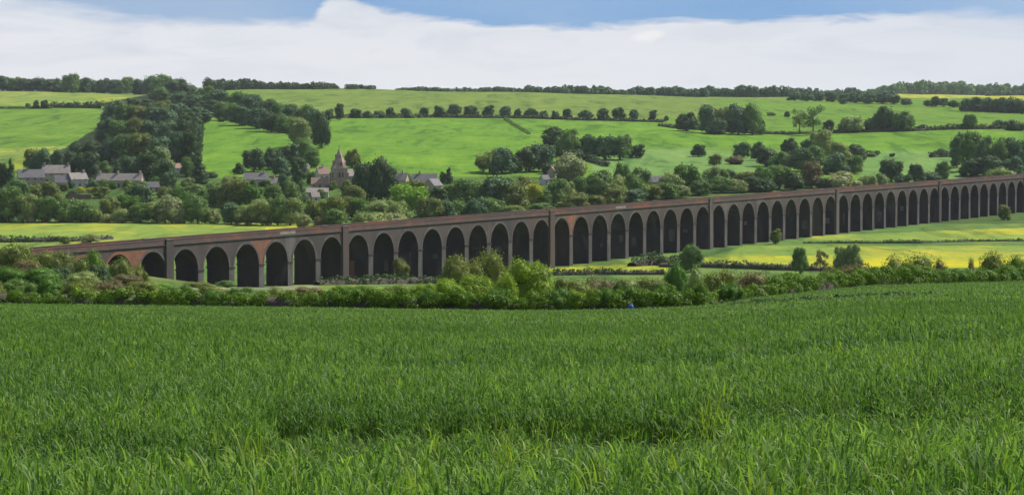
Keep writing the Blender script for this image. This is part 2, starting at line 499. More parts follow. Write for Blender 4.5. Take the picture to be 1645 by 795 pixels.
def crown_mesh(name, lobes, n, leaf, rng, core=0.76, tilt=0.48):
    """leaf clumps spread through and over uneven lobes; unit size (x, y in +-0.5, z 0..1)"""
    lobes = [(np.array(c, float), np.array(r, float)) for c, r in lobes]
    wgt = np.array([r[0] * r[2] + r[0] * r[1] for _, r in lobes]); wgt /= wgt.sum()
    cs, ns = [], []
    got = 0
    for li, (c, r) in enumerate(lobes):
        m = int(n * wgt[li] * 1.5) + 6
        d = rng.normal(0, 1, (m, 3)); d /= np.linalg.norm(d, axis=1)[:, None]
        ph = rng.uniform(0, 6.28, 4)
        lump = 1 + 0.17 * np.sin(5 * d[:, 0] + ph[0]) * np.sin(5 * d[:, 2] + ph[1]) + 0.14 * np.sin(9 * d[:, 1] + ph[2]) * np.sin(8 * d[:, 0] + ph[3])
        rad = np.clip(1 - np.abs(rng.normal(0, 0.13, m)) + (rng.random(m) < 0.10) * rng.uniform(0.05, 0.3, m), 0.3, 1.3) * lump
        p = c + d * r * rad[:, None]
        keep = p[:, 2] > 0.005
        for lj, (c2, r2) in enumerate(lobes):
            if lj != li:
                keep &= (((p - c2) / (r2 * 0.86)) ** 2).sum(1) > 1
        p = p[keep]; dd = d[keep] / r; dd /= np.linalg.norm(dd, axis=1)[:, None]
        cs.append(p); ns.append(dd)
    cs = np.concatenate(cs); ns = np.concatenate(ns)
    if len(cs) > n:
        s = rng.choice(len(cs), n, replace=False); cs, ns = cs[s], ns[s]
    v, q = leaf_cards(cs, ns, leaf, rng, tilt)
    vs = [v]; tri = []
    off = len(v)
    if core > 0:
        for c, r in lobes:
            cv = c + ICO_V * r * core * (1 + 0.07 * rng.normal(0, 1, (len(ICO_V), 1)))
            cv[:, 2] = np.maximum(cv[:, 2], 0.0)
            vs.append(cv); tri.append(ICO_F + off); off += len(cv)
    V = np.concatenate(vs)
    lo, hi = np.percentile(V, 0.6, 0), np.percentile(V, 99.4, 0)
    cx = (lo + hi) / 2
    V[:, 0] = (V[:, 0] - cx[0]) / (hi[0] - lo[0])
    V[:, 1] = (V[:, 1] - cx[1]) / (hi[1] - lo[1])
    V[:, 2] = V[:, 2] / hi[2]
    return np_mesh(name, V, q, np.concatenate(tri) if tri else None, mats=[LM['mid']])

def lobes_round(rng, k, low=0.14):
    L = [((0, 0, 0.46), (0.36, 0.36, 0.42))]
    for i in range(k):
        an = rng.uniform(0, 6.28); z = rng.uniform(low, 0.82)
        rr = 0.32 * math.sqrt(max(0.25, 1 - ((z - 0.38) / 0.52) ** 2)) * rng.uniform(0.7, 1.15)
        s = rng.uniform(0.10, 0.20)
        L.append(((rr * math.cos(an), rr * math.sin(an), z), (s, s, s * rng.uniform(0.75, 1.05))))
    return L

def lobes_tall(rng, k):
    L = [((0, 0, 0.5), (0.30, 0.30, 0.42))]
    for i in range(k):
        an = rng.uniform(0, 6.28); z = 0.15 + 0.78 * (i + rng.random()) / k
        rr = 0.26 * (1.0 - 0.6 * abs(z - 0.45)) * rng.uniform(0.5, 1.1)
        s = rng.uniform(0.14, 0.22)
        L.append(((rr * math.cos(an), rr * math.sin(an), z), (s, s, s * 0.75)))
    return L

def lobes_cone(rng, k):
    L = []
    for i in range(k):
        z = 0.08 + 0.84 * i / (k - 1)
        s = 0.42 * (1 - z) ** 0.8 + 0.07
        an = rng.uniform(0, 6.28)
        L.append(((0.06 * math.cos(an), 0.06 * math.sin(an), z), (s, s, 0.14)))
    return L

def lobes_bush(rng, k):
    L = [((0, 0, 0.3), (0.36, 0.36, 0.45))]
    for i in range(k):
        an = rng.uniform(0, 6.28); rr = rng.uniform(0.1, 0.36)
        z = rng.uniform(0.15, 0.75) * (1 - 0.9 * (rr - 0.1))
        s = rng.uniform(0.12, 0.22)
        L.append(((rr * math.cos(an), rr * math.sin(an), z), (s, s, s * rng.uniform(0.9, 1.4))))
    return L

def lobes_sparse(rng, k):
    L = []
    for i in range(k):
        an = rng.uniform(0, 6.28); z = rng.uniform(0.35, 0.92)
        rr = rng.uniform(0.1, 0.36)
        s = rng.uniform(0.09, 0.16)
        L.append(((rr * math.cos(an), rr * math.sin(an), z), (s, s, s * 0.8)))
    return L

PROTO = {}
def protos(kind, cnt, fn, n, leaf, **kw):
    PROTO[kind] = []
    for i in range(cnt):
        rng = np.random.default_rng(hash((kind, i)) % 1000 + 3 if False else sum(map(ord, kind)) * 13 + i)
        PROTO[kind].append(crown_mesh(kind + '_crown', fn(rng), n, leaf, rng, **kw))
protos('round', 6, lambda r: lobes_round(r, 16), 3400, 0.031)
protos('tall', 4, lambda r: lobes_tall(r, 12), 3000, 0.030)
protos('cone', 3, lambda r: lobes_cone(r, 7), 1800, 0.034)
protos('bush', 5, lambda r: lobes_bush(r, 10), 2200, 0.036)
protos('sparse', 2, lambda r: lobes_sparse(r, 15), 1300, 0.03, core=0.35)
protos('nbush', 6, lambda r: lobes_bush(r, 22), 11000, 0.016, core=0.72, tilt=0.5)
protos('ntree', 3, lambda r: lobes_round(r, 22, 0.2), 10000, 0.016, core=0.76, tilt=0.42)

def trunk_mesh(name, top, branches, seed):
    rng = np.random.default_rng(seed)
    vs, fs = [], []
    def tube(p0, p1, r0, r1, seg=6):
        p0, p1 = np.array(p0), np.array(p1)
        ax = p1 - p0; ax = ax / np.linalg.norm(ax)
        ref = np.array([1, 0, 0]) if abs(ax[0]) < 0.8 else np.array([0, 1, 0])
        t = np.cross(ax, ref); t /= np.linalg.norm(t); b = np.cross(ax, t)
        base = len(vs)
        for p, r in ((p0, r0), (p1, r1)):
            for k in range(seg):
                an = 6.28318 * k / seg
                vs.append(p + r * (t * math.cos(an) + b * math.sin(an)))
        for k in range(seg):
            fs.append((base + k, base + (k + 1) % seg, base + seg + (k + 1) % seg, base + seg + k))
    tube((0, 0, -0.06), (0.01, 0, top * 0.45), 0.042, 0.03)
    tube((0.01, 0, top * 0.45), (0, 0.01, top), 0.03, 0.014)
    for i in range(branches):
        an = rng.uniform(0, 6.28); z = rng.uniform(0.35, 0.7) * top
        l = rng.uniform(0.16, 0.28)
        tube((0, 0, z), (l * math.cos(an), l * math.sin(an), z + rng.uniform(0.1, 0.22)), 0.017, 0.006)
    return np_mesh(name, np.array(vs), np.array(fs), mats=[M['bark']], smooth_faces=True)
TRUNKS = [trunk_mesh('trunk', 0.75, 7, s) for s in (1, 2, 3)]
STEM = trunk_mesh('stem', 0.5, 5, 9)

NTREE = [0]
def plant(px, ytop, wpx, tone, kind='round', ybase=None, Y=None, dmin=900, label=None, group=None, name='tree', cat='tree', lean=0.0, sink=0.0):
    if Y is None:
        X, Y, z = hit(px, ybase, dmin)
    else:
        ax, _ = direc(px, ytop); X = ax * Y; z = float(height(X, Y))
    _, sz = direc(px, ytop)
    h = max(0.8, E + sz * Y - z)
    w = wpx * Y / F
    i = NTREE[0]; NTREE[0] += 1
    rng = random.Random(i * 7919 + 13)
    z -= sink
    root = empty(name, (X, Y, z), rng.uniform(0, 6.28), (w, w, h))
    cr = obj('foliage' if 'bush' in kind else 'crown', rng.choice(PROTO[kind]), root)
    cr.material_slots[0].link = 'OBJECT'
    cr.material_slots[0].material = LM[tone]
    if 'bush' in kind:
        obj('stem', STEM, root)
    else:
        obj('trunk', rng.choice(TRUNKS), root)
    tag(root, label, cat, group)
    return root

def grove(entries, place, group, name='tree', cat='tree', noun='tree', **kw):
    """entries: (x, ytop, width, ybase, tone, kind); every plant its own label, counted along its row from the left"""
    seen = {}
    entries = sorted(entries, key=lambda e: e[0])
    tot = {}
    for e in entries: tot[(e[4], e[5])] = tot.get((e[4], e[5]), 0) + 1
    sh = {'round': 'round', 'tall': 'tall', 'cone': 'conical', 'bush': 'bushy', 'sparse': 'open', 'nbush': 'leafy', 'ntree': 'round'}
    for (x, yt, w, yb, tone, kind) in entries:
        k = (tone, kind); i = seen.get(k, 0); seen[k] = i + 1
        d = '%s %s %s' % (TONE[tone], sh[kind], noun)
        lab = ('%s %s' % (d, place)) if tot[k] == 1 else '%s %s from the left %s' % (ordn(i), d, place)
        plant(x, yt, w, tone, kind, yb, label=lab, group=group, name=name, cat=cat, **kw)

D, B, MI, G, O, P, GP, LI, YE, BR = 'dark', 'blue', 'mid', 'green', 'olive', 'pale', 'greypale', 'lime', 'yellow', 'brown'
r_, t_, c_, b_, s_ = 'round', 'tall', 'cone', 'bush', 'sparse'
TV = [B, B, B, 'mid', D]
# wood along the ridge, upper left
ridge = [(x, yt, w, yb, TV[i % 5], r_) for i, (x, yt, w, yb) in enumerate([
    (-42, 120, 34, 144), (-18, 122, 32, 144), (4, 119, 30, 144), (24, 121, 28, 144), (43, 123, 30, 145), (62, 122, 28, 146), (80, 124, 28, 147), (97, 123, 26, 148),
    (114, 116, 28, 149), (132, 122, 28, 149), (150, 124, 28, 149), (168, 123, 28, 150), (186, 125, 28, 150), (205, 121, 28, 151), (224, 124, 26, 152)])]
grove(ridge, 'in the ridge wood', 'trees of the wood along the ridge', sink=2.5)
strip = [(243, 122, 32, 152), (263, 120, 42, 154), (285, 127, 38, 158), (306, 134, 38, 164), (330, 139, 38, 169), (354, 144, 40, 176), (380, 148, 40, 184),
         (405, 152, 42, 192), (428, 160, 36, 200), (449, 166, 32, 206), (468, 168, 32, 210), (488, 169, 36, 212), (500, 176, 34, 225), (517, 180, 30, 238)]
grove([(x, yt, w, yb, [B, MI, B, D, MI][i % 5], r_) for i, (x, yt, w, yb) in enumerate(strip)], 'atop the wooded strip', 'trees of the wooded strip running downhill')
strip2 = [(258, 140, 34, 164), (284, 147, 34, 172), (310, 152, 36, 178), (336, 160, 36, 186), (362, 164, 38, 194), (388, 170, 38, 202), (412, 174, 36, 207), (436, 180, 36, 212), (458, 184, 32, 214)]
grove([(x, yt, w, yb, [MI, B, B, D][i % 4], r_) for i, (x, yt, w, yb) in enumerate(strip2)], 'low in the wooded strip', 'trees of the wooded strip running downhill')
grove([(481, 189, 40, 236, P, r_), (487, 222, 32, 262, MI, r_), (462, 232, 40, 268, D, r_), (440, 238, 36, 272, D, r_), (408, 240, 36, 276, D, r_), (500, 238, 26, 270, MI, t_), (385, 262, 20, 280, D, b_), (452, 252, 30, 284, B, r_), (480, 252, 30, 288, D, r_)],
      'on the slope left of the church', 'trees on the slope above the church')
# the hillside wood
hw1 = [(180, 162, 36, 206), (202, 166, 38, 208), (226, 170, 40, 208), (250, 171, 38, 210), (274, 174, 38, 212), (297, 180, 34, 214), (314, 188, 24, 222)]
hw0 = [(262, 162, 36, 186), (288, 166, 36, 192), (312, 172, 34, 198), (240, 160, 30, 184), (216, 158, 26, 184), (330, 176, 26, 198)]
hw2 = [(170, 190, 34, 232), (194, 194, 38, 234), (218, 190, 40, 236), (244, 194, 40, 236), (268, 194, 38, 238), (292, 192, 36, 246), (312, 196, 26, 252)]
hw3 = [(128, 230, 36, 262), (152, 227, 36, 262), (176, 220, 38, 262), (200, 216, 40, 262), (228, 214, 42, 264), (256, 220, 40, 268), (284, 212, 34, 266), (308, 208, 30, 266)]
hw4 = [(52, 240, 32, 276), (68, 239, 36, 277), (94, 241, 26, 278), (118, 244, 34, 280), (145, 244, 36, 284), (202, 250, 36, 288)]
for rows_, plc in ((hw0, 'behind the hillside wood'), (hw1, 'in the hillside wood, top row'), (hw2, 'in the hillside wood, second row'), (hw3, 'in the hillside wood, third row'), (hw4, 'in the hillside wood, bottom row')):
    grove([(x, yt, w, yb, [B, D, B, MI, 'dark', B, 'olive'][(i * 3 + len(rows_)) % 7], t_ if w < 31 else r_) for i, (x, yt, w, yb) in enumerate(rows_)], plc, 'trees of the hillside wood')
grove([(170, 259, 22, 296, MI, t_), (187, 257, 24, 297, D, c_), (235, 239, 50, 290, D, r_), (269, 257, 30, 304, D, r_), (270, 276, 28, 312, B, r_), (318, 254, 38, 296, D, c_), (262, 236, 34, 284, P, r_), (300, 252, 20, 284, MI, r_)],
      'below the hillside wood', 'trees below the hillside wood')
grove([(3, 262, 20, 306, D, t_), (17, 257, 22, 306, D, c_), (-14, 262, 30, 306, B, r_)], 'beside the long slate house', 'trees at the village edge')
# the two trees and hedge between the upper fields
grove([(45, 166, 10, 174, D, b_), (58, 161, 11, 175, D, r_), (72, 161, 12, 175, D, r_)], 'under the ridge wood', 'hedge trees under the ridge wood')
# tree belt in front of the village, left part
front = [(14, 300, 50, 356, MI, r_), (46, 312, 40, 357, P, r_), (74, 316, 40, 357, MI, r_), (30, 288, 46, 336, MI, r_), (108, 320, 50, 357, MI, b_), (134, 322, 40, 357, MI, b_),
         (84, 292, 36, 338, O, r_), (60, 296, 36, 334, O, r_), (154, 336, 26, 357, P, b_), (178, 318, 40, 352, O, r_), (205, 313, 40, 348, G, r_), (226, 296, 46, 344, B, r_), (196, 336, 36, 358, P, r_), (226, 326, 40, 358, MI, r_),
         (252, 324, 38, 358, P, r_), (276, 314, 44, 359, GP, r_), (300, 308, 40, 350, G, r_), (318, 312, 40, 359, MI, r_), (342, 334, 30, 359, P, b_), (350, 296, 40, 340, MI, r_), (378, 288, 58, 344, O, r_), (372, 326, 40, 360, B, r_),
         (398, 330, 44, 361, P, r_), (422, 320, 50, 362, P, r_), (404, 298, 46, 345, G, r_), (446, 316, 46, 362, MI, r_), (466, 318, 42, 362, P, r_), (438, 296, 34, 340, MI, r_), (290, 342, 26, 359, GP, b_), (170, 344, 22, 358, GP, b_), (0, 330, 30, 356, D, b_),
         (50, 346, 18, 358, GP, b_), (-22, 306, 44, 356, MI, r_)]
grove(front, 'in the belt below the cottages', 'trees of the belt between meadow and village')
mid_ = [(478, 264, 32, 326, D, c_), (504, 322, 36, 352, O, r_), (486, 342, 28, 366, GP, b_), (513, 348, 18, 368, BR, b_), (532, 316, 46, 362, O, r_), (540, 336, 46, 368, MI, r_), (566, 298, 44, 344, O, r_), (578, 318, 40, 352, G, r_),
        (556, 316, 38, 352, O, r_), (588, 262, 40, 322, D, r_), (608, 253, 44, 322, D, r_), (622, 266, 30, 322, D, t_), (614, 322, 54, 360, P, r_), (655, 297, 62, 350, LI, r_), (638, 324, 46, 362, P, r_), (596, 340, 56, 368, P, b_), (628, 342, 54, 364, GP, b_),
        (664, 290, 50, 330, O, r_), (688, 318, 46, 356, O, r_), (716, 322, 46, 354, B, r_), (738, 322, 36, 352, G, r_), (736, 288, 54, 342, MI, r_), (704, 300, 36, 346, D, t_), (768, 290, 52, 342, MI, r_), (800, 284, 60, 342, B, r_), (790, 318, 50, 350, MI, r_),
        (756, 292, 38, 336, P, r_), (722, 269, 16, 296, D, c_), (712, 276, 12, 296, D, t_), (566, 240, 26, 270, O, r_), (650, 278, 26, 294, MI, r_), (828, 296, 50, 344, O, r_), (826, 330, 46, 352, P, r_), (470, 290, 30, 330, MI, r_), (455, 280, 20, 310, B, r_), (764, 318, 40, 352, B, r_)]
grove(mid_, 'between church and viaduct', 'trees between church and viaduct')
right_ = [(858, 296, 36, 334, YE, r_), (846, 284, 40, 316, O, r_), (866, 326, 46, 346, MI, r_), (893, 288, 40, 332, MI, r_), (912, 246, 56, 290, GP, b_), (920, 310, 54, 340, O, r_), (936, 284, 40, 326, MI, r_), (960, 274, 52, 332, MI, t_), (950, 314, 46, 338, O, r_),
          (988, 282, 46, 330, P, r_), (1000, 262, 30, 306, G, r_), (978, 296, 48, 334, O, r_), (1018, 280, 42, 326, MI, r_), (1016, 304, 46, 330, B, r_), (1044, 296, 44, 324, O, r_), (1070, 294, 44, 320, MI, r_), (1090, 298, 40, 318, P, r_), (1104, 265, 44, 312, G, r_),
          (1124, 290, 38, 314, MI, r_), (1142, 268, 34, 306, P, r_), (1160, 284, 40, 310, MI, r_), (1184, 288, 36, 310, P, r_), (872, 306, 30, 334, G, t_), (816, 286, 20, 304, D, b_), (884, 262, 30, 280, D, b_), (1176, 272, 26, 300, B, r_), (1030, 270, 38, 312, MI, r_), (1078, 278, 42, 314, P, r_), (1120, 276, 36, 308, G, r_), (1158, 271, 34, 304, MI, r_), (1196, 276, 38, 306, O, r_), (908, 292, 40, 330, P, r_), (976, 284, 36, 318, MI, r_)]
grove(right_, 'behind the middle arches', 'trees behind the middle of the viaduct')
# clumps on the middle slope
grove([(786, 240, 40, 278, P, s_), (806, 238, 46, 279, B, r_), (828, 250, 26, 278, D, r_), (776, 250, 24, 276, MI, r_)], 'in the open pasture clump', 'trees of the pasture clump')
grove([(850, 236, 40, 277, D, r_), (872, 232, 40, 276, B, r_), (888, 204, 38, 234, D, r_), (914, 208, 40, 252, MI, r_), (936, 222, 28, 252, D, r_), (950, 216, 30, 256, B, t_), (972, 219, 42, 257, B, r_), (996, 219, 40, 257, MI, r_), (1006, 216, 14, 240, D, t_), (1022, 232, 28, 254, D, r_), (900, 226, 30, 250, D, b_), (925, 240, 30, 258, D, b_)],
      'in the dark middle copse', 'trees of the middle copse')
# trees on the long hedge across the hill
hl = [(527, 175, 18, 194, r_), (545, 167, 15, 194, t_), (572, 175, 22, 190, r_), (590, 178, 18, 190, b_), (610, 178, 20, 190, b_), (627, 173, 14, 190, r_), (652, 174, 24, 190, r_), (682, 173, 16, 189, r_), (707, 170, 20, 189, r_), (730, 168, 22, 188, r_), (757, 170, 26, 188, r_), (784, 169, 20, 188, r_),
      (812, 171, 22, 189, r_), (832, 175, 12, 190, t_), (854, 174, 22, 190, r_), (873, 178, 16, 190, r_), (892, 178, 14, 192, b_), (911, 175, 16, 192, r_), (940, 177, 24, 193, r_), (968, 174, 20, 194, r_), (994, 173, 20, 194, r_), (1018, 176, 16, 194, r_), (1048, 177, 15, 196, t_), (1071, 186, 8, 194, b_)]
grove([(x, yt, w, yb, D if i % 3 else B, k) for i, (x, yt, w, yb, k) in enumerate(hl)], 'on the long hedge across the hill', 'hedgerow trees across the hill')
# right slope
grove([(1103, 181, 38, 211, D, r_), (1140, 169, 36, 214, B, r_), (1162, 172, 34, 215, P, r_), (1186, 168, 38, 216, B, r_), (1209, 167, 36, 217, MI, r_), (1150, 190, 34, 216, B, b_), (1222, 190, 14, 216, D, b_)], 'in the square copse', 'trees of the square copse')
grove([(1284, 176, 26, 216, P, s_), (1306, 170, 34, 217, MI, s_), (1330, 193, 20, 214, D, r_), (1366, 187, 42, 213, P, b_), (1400, 190, 24, 212, D, b_), (1420, 171, 38, 211, D, r_), (1450, 179, 38, 211, MI, r_), (1557, 184, 24, 208, MI, r_), (1604, 193, 24, 206, D, b_), (1632, 193, 34, 210, D, b_), (1480, 200, 18, 210, D, b_)],
      'on the right slope hedge', 'hedgerow trees on the right slope')
h_ = [(1122, 232, 26, 252, D, r_), (1191, 229, 30, 254, B, r_), (1148, 248, 22, 266, O, r_), (1180, 250, 30, 264, BR, b_), (1218, 228, 24, 258, D, r_), (1236, 236, 40, 268, D, r_), (1268, 222, 28, 252, D, r_), (1256, 244, 42, 274, MI, r_), (1288, 238, 40, 276, B, r_), (1320, 209, 38, 256, P, r_), (1310, 234, 36, 266, MI, r_),
      (1350, 228, 36, 264, P, r_), (1376, 232, 30, 258, D, r_), (1342, 246, 46, 280, B, r_), (1372, 250, 30, 280, MI, r_), (1303, 260, 38, 302, BR, r_), (1252, 266, 40, 304, MI, r_), (1277, 277, 34, 306, D, r_), (1226, 268, 36, 306, G, r_), (1350, 276, 60, 304, GP, b_), (1326, 286, 30, 304, D, b_), (1208, 284, 44, 308, D, r_), (1232, 286, 30, 308, D, b_),
      (1394, 282, 30, 302, P, b_), (1432, 257, 38, 292, D, r_), (1470, 264, 26, 294, D, r_), (1450, 280, 30, 296, D, b_), (1415, 278, 26, 296, P, b_), (1515, 259, 24, 290, MI, t_), (1494, 276, 40, 292, D, b_), (1300, 224, 30, 250, B, r_)]
grove(h_, 'behind the right arches', 'trees of the scattered wood')
grove([(1537, 214, 28, 270, B, t_), (1557, 212, 32, 276, MI, t_), (1580, 220, 38, 282, B, r_), (1606, 222, 38, 284, MI, r_), (1630, 222, 40, 284, B, r_), (1655, 222, 38, 284, MI, r_), (1594, 250, 40, 286, D, r_), (1560, 254, 40, 284, D, r_), (1624, 252, 40, 286, B, r_), (1605, 268, 50, 288, P, b_), (1680, 225, 40, 284, B, r_), (1512, 239, 22, 252, D, b_)],
      'in the tall plantation', 'trees of the tall plantation')
grove([(1433 + 8 * 0, 246, 10, 252, D, b_), (1400, 246, 22, 252, MI, b_), (1265, 179, 10, 188, D, b_), (1240, 180, 16, 186, MI, b_), (356, 188, 12, 196, D, b_)], 'alone on the hillside grass', 'lone field bushes', name='bush', cat='bush', noun='bush')
ur = [(1550, 159, 18, 180), (1566, 157, 20, 180), (1584, 158, 20, 180), (1602, 159, 22, 181), (1622, 160, 22, 182), (1641, 162, 22, 184), (1660, 163, 22, 184), (1502, 155, 16, 172), (1515, 158, 16, 172), (1532, 161, 18, 173), (1490, 161, 14, 171)]
grove([(x, yt, w, yb, D if i % 2 else B, r_) for i, (x, yt, w, yb) in enumerate(ur)], 'below the far yellow field', 'trees of the dark row')
ur2 = [(1276, 148, 24, 162), (1296, 147, 24, 163), (1316, 149, 22, 163), (1336, 146, 24, 164), (1356, 150, 22, 165), (1374, 147, 26, 166), (1396, 148, 26, 167), (1418, 148, 26, 167), (1436, 152, 24, 168), (1456, 158, 20, 169), (1354, 158, 12, 168)]
grove([(x, yt, w, yb, B, r_) for i, (x, yt, w, yb) in enumerate(ur2)], 'in the right skyline wood', 'trees of the skyline wood')

# far-off treelines: nobody could count these
def treeline(name, pts, leaf, n_per_m, tone, label, wid=14, bumpy=0.5, seed=1):
    rng = np.random.default_rng(seed)
    cs, ns = [], []
    for (x0, yt0, yb0, x1, yt1, yb1, Y) in pts:
        xs = np.arange(x0, x1, 4.5 if bumpy > 0.3 else 8)
        for x in xs:
            f = (x - x0) / (x1 - x0)
            yt = yt0 + (yt1 - yt0) * f + (rng.uniform(-0.4, 0.6) + 0.5 * math.sin(x / 13.0) * math.sin(x / 31.0 + 1)) * bumpy * (yb0 - yt0) * 0.75
            ax, sz = direc(x + rng.uniform(-3, 3), yt)
            yy = Y + rng.uniform(-wid, wid)
            z0 = float(height(ax * yy, yy)); z1 = E + sz * yy
            if z1 - z0 < 2: z1 = z0 + 2
            h = z1 - z0; w = rng.uniform(5, 11) * (yy / F)
            m = int(3.2 * n_per_m * h * w) + 30
            d = rng.normal(0, 1, (m, 3)); d /= np.linalg.norm(d, axis=1)[:, None]
            r = np.clip(1 - np.abs(rng.normal(0, 0.15, m)), 0.3, 1)[:, None]
            cs.append(np.array([ax * yy, yy, z0 + h * 0.40]) + d * r * np.array([w, w, h * 0.62]))
            ns.append(d)
    v, q = leaf_cards(np.concatenate(cs), np.concatenate(ns), leaf, rng)
    o = obj(name, np_mesh(name, v, q, mats=[LM[tone]]))
    tag(o, label, 'trees', kind='stuff')
treeline('treeline', [(335, 127, 141, 420, 129, 141, 3230), (420, 130, 141, 540, 136, 142, 3230), (560, 136, 143, 605, 137, 143, 3230)], 1.2, 1.3, 'dark',
         'dark line of small trees on the bare skyline above the long upland field', seed=3)
treeline('far_wood', [(640, 141, 151, 860, 142, 153, 3450), (850, 139, 154, 970, 140, 156, 3350), (960, 141, 156, 1140, 142, 157, 3400), (1130, 140, 157, 1300, 141, 158, 3450), (1290, 144, 160, 1440, 146, 160, 3700)], 1.5, 1.0, 'blue',
         'distant blue green wood along the skyline beyond the middle of the upland field', seed=4)
treeline('far_wood', [(1395, 141, 153, 1450, 134, 153, 5750), (1440, 133, 153, 1560, 134, 153, 5800), (1560, 134, 153, 1720, 140, 154, 5800)], 2.6, 0.35, 'green',
         'hazy wood on the far ridge behind the yellow rapeseed field', wid=60, bumpy=0.5, seed=5)
treeline('far_wood', [(1590, 147, 155, 1720, 147, 156, 5300)], 2.4, 0.5, 'dark', 'thin dark wood above the yellow field beside the far ridge', bumpy=0.2, seed=6)

# ------------------------------------------------------------------ hedges
def hedge(name, pts, width, leaf, dens, tone, label, seed, px=True, group=None, dmin=300, rag=0.3):
    """pts: (x, ybase, height_m) read off the photo, or world (X, Y, h) when px is False"""
    rng = np.random.default_rng(seed)
    W = []
    for p in pts:
        if px:
            X, Y, _ = hit(p[0], p[1], dmin)
        else:
            X, Y = p[0], p[1]
        W.append((X, Y, p[2]))
    W = np.array(W)
    seg = np.hypot(np.diff(W[:, 0]), np.diff(W[:, 1]))
    s = np.concatenate([[0], np.cumsum(seg)])
    cs, ns = [], []
    Hm = W[:, 2].mean()
    step = max(0.16 * Hm + 0.1 * width, 0.12)
    uu = np.arange(0, s[-1], step)
    LU = np.repeat(uu, 3) + rng.uniform(-step, step, len(uu) * 3)
    LU = np.clip(LU, 0, s[-1])
    LO = rng.uniform(-0.42, 0.42, len(LU)) * width
    LH = np.interp(LU, s, W[:, 2])
    env = 1 + rag * (np.sin(LU / (Hm * 1.6) + 1) * 0.5 + np.sin(LU / (Hm * 4.1)) * 0.5)
    LZ = LH * rng.uniform(0.26, 0.86, len(LU)) * env * (1 - 0.35 * np.abs(LO) / (0.5 * width))
    LR = LH * rng.uniform(0.16, 0.30, len(LU))
    i = np.clip(np.searchsorted(s, LU) - 1, 0, len(seg) - 1)
    tx, ty = np.diff(W[:, 0])[i] / seg[i], np.diff(W[:, 1])[i] / seg[i]
    LX = np.interp(LU, s, W[:, 0]) - ty * LO; LY = np.interp(LU, s, W[:, 1]) + tx * LO
    LB = height(LX, LY)
    n = int(dens * s[-1])
    pick = rng.choice(len(LU), n, p=(LR ** 2) / (LR ** 2).sum())
    dv = rng.normal(0, 1, (n, 3)); dv[:, 2] += 0.35; dv /= np.linalg.norm(dv, axis=1)[:, None]
    rr = LR[pick] * np.clip(1 - np.abs(rng.normal(0, 0.12, n)), 0.4, 1.0) * (1 + (rng.random(n) < 0.05) * 0.25)
    cen = np.stack([LX[pick], LY[pick], LB[pick] + LZ[pick]], -1) + dv * rr[:, None] * np.array([1.15, 1.15, 1.0])
    cen[:, 2] = np.maximum(cen[:, 2], height(cen[:, 0], cen[:, 1]) + 0.02)
    v, q = leaf_cards(cen, dv, leaf, rng, 0.36)
    # woody core
    ks = np.arange(0, s[-1], max(width * 0.5, 0.6))
    kx, ky, kh = np.interp(ks, s, W[:, 0]), np.interp(ks, s, W[:, 1]), np.interp(ks, s, W[:, 2]) * (0.60 + 0.12 * np.sin(ks))
    ki = np.clip(np.searchsorted(s, ks) - 1, 0, len(seg) - 1)
    ktx, kty = np.diff(W[:, 0])[ki] / seg[ki], np.diff(W[:, 1])[ki] / seg[ki]
    ring = []
    for cw, chh in ((-0.34, -0.05), (-0.3, 0.6), (0, 1.0), (0.3, 0.6), (0.34, -0.05)):
        x_, y_ = kx - kty * cw * width, ky + ktx * cw * width
        ring.append(np.stack([x_, y_, height(x_, y_) + chh * kh], -1))
    ring = np.stack(ring, 1)
    m = len(ks)
    idx = np.arange(m * 5).reshape(m, 5) + len(v)
    cq = np.stack([idx[:-1, :-1], idx[1:, :-1], idx[1:, 1:], idx[:-1, 1:]], -1).reshape(-1, 4)
    o = obj(name, np_mesh(name, np.concatenate([v, ring.reshape(-1, 3)]), np.concatenate([q, cq]), mats=[LM[tone], M['bark']], mat_idx=np.concatenate([np.zeros(len(q)), np.ones(len(cq))])))
    tag(o, label, 'hedge', group)
    return o

HX = [-500, -200, 0, 120, 250, 440, 520, 600, 700, 800, 900, 1000, 1100, 1200, 1300, 1400, 1500, 1645, 1900, 2200]
HH = [2.2, 2.2, 2.1, 2.1, 2.1, 2.1, 2.2, 2.2, 2.1, 2.3, 2.3, 2.4, 2.4, 2.3, 2.4, 2.4, 2.4, 2.3, 2.2, 2.0]
main = [(aa(x) * (field_edge(aa(x)) + 5), field_edge(aa(x)) + 5, h) for x, h in zip(HX, HH)]
hedge('hedge', main, 2.1, 0.085, 1000, 'hedge', 'long yellowish green hedge along the far edge of the crop field', 21, px=False, rag=0.22)
low = [(aa(x) * (field_edge(aa(x)) + 1.6), field_edge(aa(x)) + 1.6, h) for x, h in [(430, 0.35), (470, 0.6), (700, 0.62), (900, 0.7), (1000, 0.72), (1080, 0.65), (1135, 0.5), (1180, 0.3)]]
hedge('hedge', low, 1.1, 0.07, 560, 'hedgelow', 'low bramble hedge at the field edge running past the blue sack', 22, px=False, rag=0.18)
strip_pts = []
for x, y in ((1135, 491.5), (1225, 484), (1320, 479), (1420, 474), (1530, 468)):
    a_ = aa(x); d_ = CUT / max((y - 171) / F - float(np.interp(a_, EDGE_A, EDGE_S)), 0.0046)
    d_ = min(d_, float(field_edge(a_)) - 4)
    strip_pts.append((a_ * d_, d_, 0.80 if 1140 < x < 1500 else 0.6))
hedge('shelterbelt', [(1546, 177, 11), (1580, 179, 13), (1640, 182, 14), (1760, 184, 14)], 10, 1.0, 34, 'dark', 'tall dark shelterbelt in front of the far yellow field', 53, dmin=1500)
hedge('tramline_shade_strip', strip_pts, 1.6, 0.07, 300, 'dark', 'thin dark strip added for a shaded wheel track crossing the crop towards the right hedge', 52, px=False, rag=0.15)  # added dark foliage, stands in for the shaded line of a wheel track
